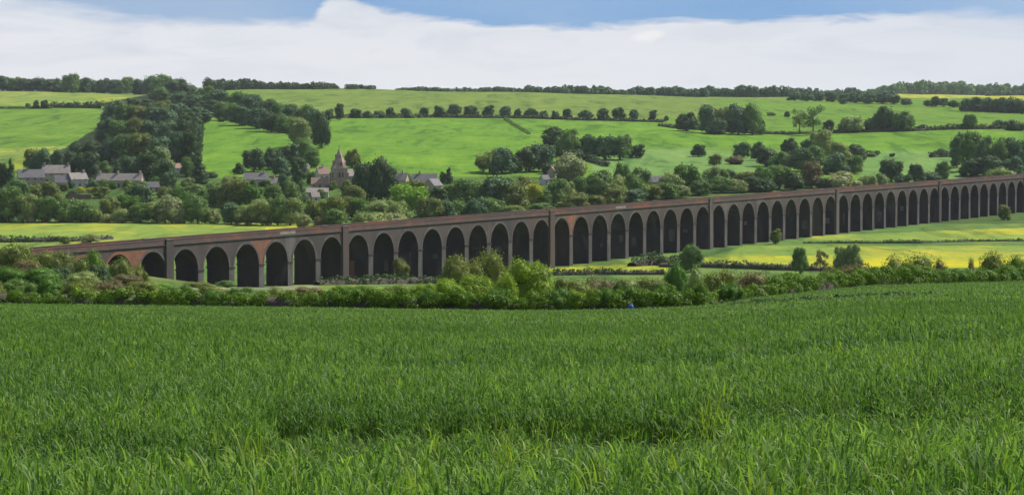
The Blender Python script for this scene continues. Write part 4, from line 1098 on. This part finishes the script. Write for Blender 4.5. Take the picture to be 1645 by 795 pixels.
def church():
    X, Y, z = hit(545, 302, 1000)
    sc = Y / F
    root = empty('church', (X, Y, z), R(20))
    tag(root, 'brown stone church with a broach spire above the village trees', 'church', 'village buildings')
    hw = 3.6
    ztop = E + direc(545, 237)[1] * Y - z
    zt = E + direc(545, 271)[1] * Y - z
    m = MB(); m.box(-hw, hw, -hw, hw, -2, zt)
    for sx in (-1, 1):
        for sy in (-1, 1):
            m.box(sx * hw - 0.5, sx * hw + 0.5, sy * (hw + 0.35) - 0.4, sy * (hw + 0.35) + 0.4, -2, zt * 0.8)
    tw = m.build('tower', M['churchstone'], root)
    m = MB(); m.box(-hw - 0.2, hw + 0.2, -hw - 0.2, hw + 0.2, zt, zt + 0.4); m.build('cornice', M['stone'], tw)
    for (dx, dy, along) in ((0, -hw, True), (-hw, 0, False), (hw, 0, False)):
        for s in (-0.85, 0.85):
            m = MB()
            zc = zt - 3.2
            if along: m.prism([(s - 0.5, zc - 1.4), (s + 0.5, zc - 1.4), (s + 0.5, zc + 0.7), (s, zc + 1.5), (s - 0.5, zc + 0.7)], dy - 0.06, dy + 0.05)
            else: m.box(dx - 0.06, dx + 0.06, s - 0.5, s + 0.5, zc - 1.4, zc + 1.1)
            m.build('belfry_window', M['glass'], tw)
    m = MB()
    r0 = hw + 0.1; zb = zt + 0.4
    oct0 = [(r0 * math.cos(R(22.5 + 45 * i)) / math.cos(R(22.5)), r0 * math.sin(R(22.5 + 45 * i)) / math.cos(R(22.5)), zb) for i in range(8)]
    H2 = ztop - zb
    def at(f): return [(x * (1 - f), y * (1 - f), zb + H2 * f) for x, y, _ in oct0]
    lv = [oct0, at(0.25), at(0.5), at(0.75), at(0.97)]
    vs = [p for l in lv for p in l] + [(0, 0, ztop)]
    fs = []
    for j in range(4):
        for i in range(8):
            fs.append((j * 8 + i, j * 8 + (i + 1) % 8, (j + 1) * 8 + (i + 1) % 8, (j + 1) * 8 + i))
    fs += [(32 + i, 32 + (i + 1) % 8, 40) for i in range(8)]
    m.add(vs, fs)
    for sx in (-1, 1):                       # broaches on the four corners
        for sy in (-1, 1):
            c = (sx * r0, sy * r0, zb)
            k = r0 * math.tan(R(22.5))
            a_, b_ = (sx * r0, sy * k, zb), (sx * k, sy * r0, zb)
            q = r0 * 0.5 * 0.8
            t = (sx * q, sy * q, zb + H2 * 0.38)
            m.add([c, a_, b_, t], [(0, 1, 3), (0, 3, 2), (1, 2, 3)])
    sp = m.build('spire', M['churchstone'], root)
    for f, s in ((0.12, 0.62), (0.5, 0.42)):
        for (dx, dy) in ((0, -1), (-1, 0), (1, 0)):
            rr = r0 * (1 - f)
            m = MB()
            zz = zb + H2 * f
            m.box(-s, s, -rr - 0.25, -rr + 1.0, zz, zz + s * 2.6)
            m.prism([(-s - 0.12, zz + s * 2.6), (s + 0.12, zz + s * 2.6), (0, zz + s * 4.4)], -rr - 0.3, -rr + 1.2)
            l = m.build('lucarne', M['churchstone'], sp)
            l.rotation_euler = (0, 0, 0 if dy else (-math.pi / 2 if dx < 0 else math.pi / 2))
            m = MB(); m.box(-s * 0.6, s * 0.6, -rr - 0.29, -rr - 0.2, zz + 0.1, zz + s * 2.3)
            m.build('lucarne_opening', M['glass'], l)
    m = MB(); m.box(-0.06, 0.06, -0.06, 0.06, ztop - 0.2, ztop + 1.2); m.box(-0.4, 0.4, -0.05, 0.05, ztop + 0.7, ztop + 0.82); m.build('weathervane', M['glass'], sp)
    # nave running away to the right
    m = MB(); m.box(hw + 0.02, hw + 17, -4.2, 4.2, -2, 6.2)
    m.add([(hw + 17, -4.2, 6.2), (hw + 17, 4.2, 6.2), (hw + 17, 0, 9.4), (hw + 16.6, -4.2, 6.2), (hw + 16.6, 4.2, 6.2), (hw + 16.6, 0, 9.4)], [(0, 1, 2), (5, 4, 3), (0, 2, 5, 3), (1, 4, 5, 2)])
    nv = m.build('nave', M['churchstone'], root)
    m = MB()
    for s in (-1, 1):
        m.add([(hw + 0.05, s * 4.5, 6.0), (hw + 17.2, s * 4.5, 6.0), (hw + 17.2, 0, 9.5), (hw + 0.05, 0, 9.5),
               (hw + 0.05, s * 4.5, 6.25), (hw + 17.2, s * 4.5, 6.25), (hw + 17.2, 0, 9.75), (hw + 0.05, 0, 9.75)],
              [(0, 1, 2, 3), (7, 6, 5, 4), (0, 4, 5, 1), (1, 5, 6, 2), (3, 7, 4, 0)])
    m.build('nave_roof', M['tile'], root)
    for i in range(4):
        x = hw + 2.6 + i * 4
        m = MB(); m.prism([(x - 0.6, 1.6), (x + 0.6, 1.6), (x + 0.6, 4.0), (x, 5.0), (x - 0.6, 4.0)], -4.26, -4.15)
        m.build('window', M['glass'], nv)
church()

# ------------------------------------------------------------------ the growing crop
def blade(vs, fs, base, ang, length, width, bend, lift, segs, tw=0.0):
    """one arching leaf: a tapering strip with a slight fold"""
    ca, sa = math.cos(ang), math.sin(ang)
    b0 = len(vs)
    for i in range(segs + 1):
        t = i / segs
        el = lift - bend * t * t
        if i == 0:
            r, z = 0.0, 0.0; pts = [(0.0, 0.0)]
        else:
            r = pr + length / segs * math.cos(el); z = pz + length / segs * math.sin(el)
        pr, pz = r, z
        w = width * (1 - t ** 1.7) * 0.5 + 0.0008
        x, y, zz = base[0] + r * ca, base[1] + r * sa, base[2] + z
        nx, ny = -sa, ca
        k = math.cos(tw * t)
        vs.append((x - nx * w * k, y - ny * w * k, zz - w * math.sin(tw * t)))
        vs.append((x + nx * w * k, y + ny * w * k, zz + w * math.sin(tw * t)))
    for i in range(segs):
        fs.append((b0 + 2 * i, b0 + 2 * i + 1, b0 + 2 * i + 3, b0 + 2 * i + 2))

def tuft(name, n, rad, h, length, width, segs, mat, seed, lift=(1.0, 1.5), bend=(0.8, 2.2)):
    rng = random.Random(seed)
    vs, fs = [], []
    for i in range(n):
        an = rng.uniform(0, 6.28); rr = rad * math.sqrt(rng.random())
        bz = h * rng.uniform(0.35, 0.80)
        blade(vs, fs, (rr * math.cos(an), rr * math.sin(an), bz), rng.uniform(0, 6.28), length * rng.uniform(0.7, 1.2), width * rng.uniform(0.75, 1.2),
              rng.uniform(*bend), rng.uniform(*lift), segs, rng.uniform(-1.2, 1.2))
    for i in range(max(2, n // 4)):
        an = rng.uniform(0, 6.28); rr = rad * math.sqrt(rng.random())
        x, y = rr * math.cos(an), rr * math.sin(an)
        b0 = len(vs); w = width * 0.22
        dx = rng.uniform(-0.03, 0.03); dy = rng.uniform(-0.03, 0.03); top = h * rng.uniform(0.7, 0.95)
        vs += [(x - w, y, 0), (x + w, y, 0), (x + dx + w, y + dy, top), (x + dx - w, y + dy, top)]
        fs.append((b0, b0 + 1, b0 + 2, b0 + 3))
    me = np_mesh(name, np.array(vs), np.array(fs), mats=[mat], smooth_faces=True)
    return bpy.data.objects.new(name, me)

def crop_leaf(name, base, tip, trans=0.35):
    m, nt, out = new_mat(name)
    g = N(nt, 'ShaderNodeNewGeometry'); oi = N(nt, 'ShaderNodeObjectInfo')
    c = mix(nt, g.outputs['Random Per Island'], base, tip)
    c = mix(nt, math_n(nt, 'MULTIPLY', oi.outputs['Random'], 0.5), c, [base[0] * 0.75, base[1] * 0.85, base[2] * 1.1])
    pch = noise(nt, wpos(nt, (0.22, 0.8, 1)), 0.22, 4, 0.6, 0.6)
    c = mix(nt, 1.0, c, ramp(nt, pch, [(0.34, (0.66, 0.72, 0.75)), (0.66, (1.2, 1.13, 1.0))]), 'MULTIPLY')
    p = N(nt, 'ShaderNodeBsdfPrincipled'); p.inputs['Roughness'].default_value = 0.6; p.inputs['Specular IOR Level'].default_value = 0.2
    nt.links.new(c, p.inputs['Base Color'])
    t = N(nt, 'ShaderNodeBsdfTranslucent'); nt.links.new(mix(nt, 1.0, c, (1.2, 1.3, 0.6), 'MULTIPLY'), t.inputs['Color'])
    ms = N(nt, 'ShaderNodeMixShader'); ms.inputs[0].default_value = trans
    nt.links.new(p.outputs[0], ms.inputs[1]); nt.links.new(t.outputs[0], ms.inputs[2]); nt.links.new(ms.outputs[0], out.inputs['Surface'])
    return m

def scatter(name, P, rotz, scl, kind, protos_, label, cat, tiltx=None):
    """one object for the uncountable crop: a node tree puts a tuft on every point"""
    me = bpy.data.meshes.new(name)
    me.vertices.add(len(P)); me.vertices.foreach_set('co', np.asarray(P, np.float32).ravel())
    rot = np.zeros((len(P), 3), np.float32); rot[:, 2] = rotz
    if tiltx is not None: rot[:, :2] = tiltx
    at = me.attributes.new('rot', 'FLOAT_VECTOR', 'POINT'); at.data.foreach_set('vector', rot.ravel())
    at = me.attributes.new('scl', 'FLOAT_VECTOR', 'POINT'); at.data.foreach_set('vector', np.asarray(scl, np.float32).ravel())
    at = me.attributes.new('pick', 'INT', 'POINT'); at.data.foreach_set('value', np.asarray(kind, np.int32))
    o = obj(name, me)
    tag(o, label, cat, kind='stuff')
    coll = bpy.data.collections.new(name + '_tufts')
    for i, p in enumerate(protos_):
        p.name = 'tuft_%02d' % i
        coll.objects.link(p)
    ng = bpy.data.node_groups.new(name, 'GeometryNodeTree')
    ng.interface.new_socket('Geometry', in_out='INPUT', socket_type='NodeSocketGeometry')
    ng.interface.new_socket('Geometry', in_out='OUTPUT', socket_type='NodeSocketGeometry')
    gi = ng.nodes.new('NodeGroupInput'); go = ng.nodes.new('NodeGroupOutput')
    ci = ng.nodes.new('GeometryNodeCollectionInfo')
    ci.inputs['Collection'].default_value = coll
    ci.inputs['Separate Children'].default_value = True
    ci.inputs['Reset Children'].default_value = True
    ip = ng.nodes.new('GeometryNodeInstanceOnPoints')
    def na(n_, t_):
        q = ng.nodes.new('GeometryNodeInputNamedAttribute'); q.data_type = t_
        q.inputs['Name'].default_value = n_
        return [s for s in q.outputs if s.enabled and s.name == 'Attribute'][0]
    ng.links.new(gi.outputs[0], ip.inputs['Points'])
    ng.links.new(ci.outputs[0], ip.inputs['Instance'])
    ip.inputs['Pick Instance'].default_value = True
    ng.links.new(na('pick', 'INT'), ip.inputs['Instance Index'])
    e2r = ng.nodes.new('FunctionNodeEulerToRotation')
    ng.links.new(na('rot', 'FLOAT_VECTOR'), e2r.inputs[0])
    ng.links.new(e2r.outputs[0], ip.inputs['Rotation'])
    ng.links.new(na('scl', 'FLOAT_VECTOR'), ip.inputs['Scale'])
    ng.links.new(ip.outputs[0], go.inputs[0])
    md = o.modifiers.new('crop', 'NODES'); md.node_group = ng
    return o

TRAM = [  # wheel tracks through the crop: two points each on the photo
    ((-300, 662), (2000, 650), 3.0, 430, 2100), ((-300, 717), (1180, 691), 2.4, -400, 1180)]
def wheat():
    rng = np.random.default_rng(77)
    base, tip = (0.070, 0.165, 0.027), (0.230, 0.350, 0.095)
    mt = crop_leaf('wheat_leaf', base, tip, 0.42)
    mp = crop_leaf('pale_grass_leaf', (0.16, 0.26, 0.03), (0.24, 0.32, 0.05), 0.4)
    pr = [tuft('n', 15, 0.09, CROP * 0.98, 0.135, 0.014, 3, mt, s, (1.15, 1.54), (0.3, 1.3)) for s in range(5)]
    pr += [tuft('m', 16, 0.15, CROP * 0.95, 0.16, 0.021, 2, mt, 20 + s, (1.1, 1.54), (0.3, 1.3)) for s in range(3)]
    pr += [tuft('f', 20, 0.30, CROP * 0.95, 0.18, 0.038, 2, mt, 40 + s, (1.1, 1.54), (0.3, 1.3)) for s in range(3)]
    P, K, SC = [], [], []
    half = 0.1925 * 1.22
    for d0, d1, dens, ks, sc in ((4.5, 42, 80, (0, 5), 1.0), (42, 105, 26, (5, 8), 1.0), (105, 330, 7.5, (8, 11), 1.0)):
        xw = half * d1 + 5
        n = int(dens * (d1 - d0) * 2 * xw)
        X = rng.uniform(-xw, xw, n); Y = rng.uniform(d0, d1, n)
        ok = np.abs(X) < half * Y + 5
        X, Y = X[ok], Y[ok]
        a = X / Y
        ok = Y < field_edge(a) - 0.2
        X, Y = X[ok], Y[ok]
        Z = height(X, Y)
        s = np.ones((len(X), 3)) * rng.normal(1, 0.09, (len(X), 1))
        s[:, 2] *= 1 + 0.05 * np.sin(X * 1.1 + 0.6 * Y) + 0.05 * np.sin(Y * 0.9 - X * 0.37) + rng.normal(0, 0.06, len(X))
        px, py = project(X, Y, Z + CROP)
        keep = np.ones(len(X), bool)
        for (p0, p1, wd, xa, xb) in TRAM:
            t = (px - p0[0]) / (p1[0] - p0[0])
            yl = p0[1] + t * (p1[1] - p0[1])
            ax = (px - 822.5) / F
            sl = np.interp(ax, EDGE_A, EDGE_S)
            dline = (CUT + 0.1) / np.maximum((yl - 171) / F - 0.5 * sl - 0.5 * 0.073, 1e-3)
            dev = np.abs(Y - dline + 0.25 * np.sin(X * 1.3) + 0.2 * np.sin(X * 0.47 + 1)) + rng.normal(0, 0.12 * wd, len(X))
            m = (px > xa) & (px < xb)
            low = np.clip(1.35 - dev / wd, 0, 1) * m * np.clip(0.9 + 0.25 * np.sin(X * 0.9 + yl) + 0.2 * np.sin(X * 2.2), 0.5, 1)
            s[:, 2] *= 1 - 0.75 * low
            keep &= ~(m & (dev < 0.85 * wd * np.clip(0.95 + 0.2 * np.sin(X * 0.7 + 2) + 0.15 * np.sin(X * 1.9), 0.65, 1.15)) & (rng.random(len(X)) < 0.97))
        P.append(np.stack([X, Y, Z], -1)[keep]); K.append(rng.integers(ks[0], ks[1], keep.sum())); SC.append(s[keep])
    P = np.concatenate(P); K = np.concatenate(K); SC = np.concatenate(SC)
    scatter('wheat', P, rng.uniform(0, 6.28, len(P)), SC, K, pr, 'green young wheat filling the whole near field', 'wheat', rng.normal(0, 0.10, (len(P), 2)))
    print('wheat tufts', len(P))
    # taller pale grass that stands out of the crop
    pg = [tuft('g', 8, 0.06, 0.92, 0.26, 0.016, 4, mp, 60 + s, (1.15, 1.5), (0.5, 1.5)) for s in range(3)]
    spots = []
    for (x, y, n, sp) in [(660, 770, 6, 10), (1100, 720, 9, 40), (1240, 765, 7, 16), (1580, 770, 12, 40), (1405, 735, 4, 12), (830, 725, 5, 30), (475, 760, 4, 10), (5, 785, 5, 16), (220, 780, 4, 8), (720, 770, 3, 8),
                          (1185, 560, 7, 5), (1170, 560, 4, 14), (905, 578, 9, 12), (205, 590, 6, 10), (182, 600, 4, 10), (215, 500, 5, 8), (1065, 545, 6, 8), (1350, 560, 6, 6), (1010, 540, 5, 18), (1445, 580, 4, 8), (155, 520, 5, 10),
                          (505, 555, 4, 6), (360, 570, 3, 6), (1580, 530, 6, 20), (1155, 640, 5, 14), (400, 715, 4, 10), (895, 545, 4, 10), (300, 740, 3, 20), (950, 780, 4, 20), (1480, 700, 3, 20)]:
        for i in range(n):
            xx = x + rng.normal(0, sp); yy = y + rng.normal(0, sp * 0.35)
            ax = (xx - 822.5) / F
            q = (yy - 171) / F - float(np.interp(ax, EDGE_A, EDGE_S))
            if q < 0.004: q = 0.004
            d = CUT / q
            if d < field_edge(ax) - 1: spots.append((ax * d, d, float(height(ax * d, d))))
    for i in range(130):
        d = 9 * (25 ** rng.random()); ax = rng.uniform(-0.21, 0.21)
        if d < field_edge(ax) - 1: spots.append((ax * d, d, float(height(ax * d, d))))
    Pg = np.array(spots); dd = Pg[:, 1]
    sg = np.ones((len(Pg), 3)) * np.clip(rng.normal(0.88, 0.08, (len(Pg), 1)), 0.7, 1.06)
    sg[:, :2] *= np.clip(dd / 40, 1, 2.2)[:, None]
    scatter('tall_grass', Pg, rng.uniform(0, 6.28, len(Pg)), sg, rng.integers(0, 3, len(Pg)), pg, 'pale yellow green grass blades standing above the wheat', 'grass', rng.normal(0, 0.1, (len(Pg), 2)))
wheat()

# ------------------------------------------------------------------ light, sky, camera
SUN_EL, SUN_AZ = R(48), R(55)            # azimuth measured from the view direction towards the right
S.world = bpy.data.worlds.new('World')
S.world.use_nodes = True
wn = S.world.node_tree
wn.nodes.clear()
wo = wn.nodes.new('ShaderNodeOutputWorld')
EXPO = 0.55
sky = N(wn, 'ShaderNodeTexSky', sky_type='NISHITA')
sky.sun_disc = False
sky.sun_elevation = SUN_EL
sky.sun_rotation = SUN_AZ
sky.altitude = 80
sky.air_density = 1.0; sky.dust_density = 1.2; sky.ozone_density = 1.5
bg1 = wn.nodes.new('ShaderNodeBackground'); bg1.inputs['Strength'].default_value = 0.075
wn.links.new(sky.outputs[0], bg1.inputs['Color'])
tc = wn.nodes.new('ShaderNodeTexCoord')
sep = wn.nodes.new('ShaderNodeSeparateXYZ'); wn.links.new(tc.outputs['Generated'], sep.inputs[0])
az = math_n(wn, 'ARCTAN2', sep.outputs[0], sep.outputs[1])
el = math_n(wn, 'ARCSINE', sep.outputs[2])
K = 1.0 / F
cmb = wn.nodes.new('ShaderNodeCombineXYZ')
wn.links.new(math_n(wn, 'MULTIPLY', az, 5.0), cmb.inputs[0]); wn.links.new(math_n(wn, 'MULTIPLY', el, 24.0), cmb.inputs[1])
n_big = noise(wn, cmb.outputs[0], 1.6, 5, 0.55, 0.3)
n_fin = noise(wn, cmb.outputs[0], 7.0, 6, 0.6, 0.4)
# height of the white bank's upper edge over the bearing, degrees of the sky
fx = math_n(wn, 'ADD', math_n(wn, 'MULTIPLY', az, 1 / 0.5), 0.5, clamp=True)
def fpos(px): return (math.atan((px - 822.5) / F)) / 0.5 + 0.5
fc = wn.nodes.new('ShaderNodeFloatCurve')
cv = fc.mapping.curves[0]
pts = [(-1000, 8), (-100, 0), (60, 8), (130, 22), (200, 32), (300, 37), (440, 36), (495, 34), (545, -8), (580, 2), (640, 18), (710, 28), (800, 34), (930, 38), (1040, 30), (1200, 27), (1400, 24), (1560, 24), (1700, 40), (2600, 20)]
cp = cv.points
for i, (x, y) in enumerate(pts):
    q = (min(max(fpos(x), 0), 1), (171 - y - 13) / 200.0)
    if i < 2:
        cp[i].location = q
    else:
        cp.new(*q)
for p_ in cp: p_.handle_type = 'AUTO_CLAMPED'
fc.mapping.update()
wn.links.new(fx, fc.inputs['Value'])
edge = math_n(wn, 'MULTIPLY', fc.outputs[0], 200.0 * K)
edge = math_n(wn, 'ADD', edge, math_n(wn, 'MULTIPLY', math_n(wn, 'SUBTRACT', n_fin, 0.5), 48 * K))
edge = math_n(wn, 'ADD', edge, math_n(wn, 'MULTIPLY', math_n(wn, 'SUBTRACT', n_big, 0.5), 10 * K))
rg0 = math_n(wn, 'DIVIDE', math_n(wn, 'SUBTRACT', az, 0.13), 0.08, clamp=True)
lf0 = math_n(wn, 'DIVIDE', math_n(wn, 'SUBTRACT', -0.06, az), 0.05, clamp=True)
soft = math_n(wn, 'ADD', math_n(wn, 'ADD', 13 * K, math_n(wn, 'MULTIPLY', rg0, 22 * K)), math_n(wn, 'MULTIPLY', lf0, 14 * K))
above = math_n(wn, 'DIVIDE', math_n(wn, 'SUBTRACT', el, edge), soft, clamp=True)     # 0 in the white bank, 1 in the blue above
# white bank colour
f_el = math_n(wn, 'DIVIDE', el, 170 * K, clamp=True)
bank = ramp(wn, f_el, [(0.0, (0.88, 0.89, 0.91)), (0.3, (0.84, 0.85, 0.88)), (0.75, (0.78, 0.80, 0.85)), (1.0, (0.73, 0.77, 0.84))])
bank = mix(wn, math_n(wn, 'MULTIPLY', ramp(wn, n_fin, [(0.5, (0, 0, 0)), (0.8, (1, 1, 1))]), 0.35), bank, (0.88, 0.88, 0.90))
n_str = noise(wn, cmb.outputs[0], 3.4, 5, 0.6, 0.8)
bank = mix(wn, math_n(wn, 'MULTIPLY', ramp(wn, n_str, [(0.46, (0, 0, 0)), (0.68, (1, 1, 1))]), math_n(wn, 'MULTIPLY', f_el, 0.95)), bank, (0.60, 0.65, 0.74))
# one small bright puff
pu = math_n(wn, 'DIVIDE', math_n(wn, 'SUBTRACT', az, aa(1042)), 26 * K)
pv_ = math_n(wn, 'DIVIDE', math_n(wn, 'SUBTRACT', el, (171 - 60) * K), 11 * K)
pd = math_n(wn, 'SUBTRACT', 1.15, math_n(wn, 'ADD', math_n(wn, 'MULTIPLY', pu, pu), math_n(wn, 'MULTIPLY', pv_, pv_)))
pd = math_n(wn, 'ADD', pd, math_n(wn, 'MULTIPLY', math_n(wn, 'SUBTRACT', n_fin, 0.5), 5.0), clamp=True)
bank = mix(wn, math_n(wn, 'MULTIPLY', pd, 0.75), bank, (0.95, 0.94, 0.93))
rgt = math_n(wn, 'DIVIDE', math_n(wn, 'SUBTRACT', az, 0.02), 0.2, clamp=True)
bank = mix(wn, math_n(wn, 'MULTIPLY', rgt, 0.35), bank, (0.62, 0.70, 0.83))
# blue-grey cloud base and blue sky over it
up = math_n(wn, 'DIVIDE', math_n(wn, 'SUBTRACT', el, edge), 60 * K, clamp=True)
blue = mix(wn, up, (0.20, 0.39, 0.68), (0.235, 0.43, 0.72))
lft = math_n(wn, 'DIVIDE', math_n(wn, 'SUBTRACT', -0.055, az), 0.05, clamp=True)
blue = mix(wn, math_n(wn, 'MULTIPLY', lft, 0.7), blue, (0.40, 0.52, 0.69))
rg2 = math_n(wn, 'DIVIDE', math_n(wn, 'SUBTRACT', az, 0.10), 0.10, clamp=True)
blue = mix(wn, math_n(wn, 'MULTIPLY', rg2, 0.7), blue, (0.42, 0.57, 0.78))
blue = mix(wn, math_n(wn, 'MULTIPLY', ramp(wn, n_big, [(0.4, (0, 0, 0)), (0.75, (1, 1, 1))]), 0.35), blue, (0.50, 0.60, 0.74))
low = mix(wn, above, bank, blue)
bg2 = wn.nodes.new('ShaderNodeBackground'); bg2.inputs['Strength'].default_value = 1.0 / 2 ** EXPO
wn.links.new(low, bg2.inputs['Color'])
# higher up: open sky with drifting cloud
cl = noise(wn, tc.outputs['Generated'], 3.2, 6, 0.6, 0.3)
clf = ramp(wn, cl, [(0.45, (0, 0, 0)), (0.62, (1, 1, 1))])
bg3 = wn.nodes.new('ShaderNodeBackground'); bg3.inputs['Color'].default_value = (0.80, 0.84, 0.90, 1); bg3.inputs['Strength'].default_value = 0.34
m1 = wn.nodes.new('ShaderNodeMixShader'); wn.links.new(clf, m1.inputs[0]); wn.links.new(bg1.outputs[0], m1.inputs[1]); wn.links.new(bg3.outputs[0], m1.inputs[2])
m2 = wn.nodes.new('ShaderNodeMixShader')
wn.links.new(math_n(wn, 'DIVIDE', math_n(wn, 'SUBTRACT', el, 0.06), 0.08, clamp=True), m2.inputs[0])
wn.links.new(bg2.outputs[0], m2.inputs[1]); wn.links.new(m1.outputs[0], m2.inputs[2])
wn.links.new(m2.outputs[0], wo.inputs['Surface'])

sl = bpy.data.lights.new('sun', 'SUN'); sl.energy = 4.4; sl.angle = R(0.6); sl.color = (1.0, 0.95, 0.87)
so = bpy.data.objects.new('sun', sl); C.objects.link(so)
sd = Vector((math.sin(SUN_AZ) * math.cos(SUN_EL), math.cos(SUN_AZ) * math.cos(SUN_EL), math.sin(SUN_EL)))
so.rotation_euler = sd.to_track_quat('Z', 'Y').to_euler()
so.location = (0, 0, 120)

HAZE = 0.000026
if HAZE:
    m, nt, out = new_mat('air')
    pv = N(nt, 'ShaderNodeVolumePrincipled')
    pv.inputs['Color'].default_value = (0.86, 0.92, 1.0, 1)
    pv.inputs['Density'].default_value = HAZE
    pv.inputs['Anisotropy'].default_value = 0.0
    nt.links.new(pv.outputs[0], out.inputs['Volume'])
    mb = MB(); mb.box(-9000, 9000, -120, 11800, -8, 190)
    o = mb.build('haze', m); o['kind'] = 'stuff'; o['label'] = 'thin summer haze over the valley'

cam = bpy.data.cameras.new('camera')
cam.sensor_width = 36; cam.lens = F / 1645 * 36
cam.clip_start = 0.1; cam.clip_end = 30000
co = bpy.data.objects.new('camera', cam); C.objects.link(co)
co.location = (0, 0, E); co.rotation_euler = (math.pi / 2 - TH, 0, 0)
S.camera = co
S.view_settings.view_transform = 'Standard'
S.view_settings.look = 'None'
S.view_settings.exposure = EXPO
S.view_settings.gamma = 1
S.cycles.max_bounces = 6
S.cycles.diffuse_bounces = 3
S.cycles.transmission_bounces = 3
S.cycles.volume_bounces = 0
S.cycles.caustics_reflective = False
S.cycles.use_denoising = True
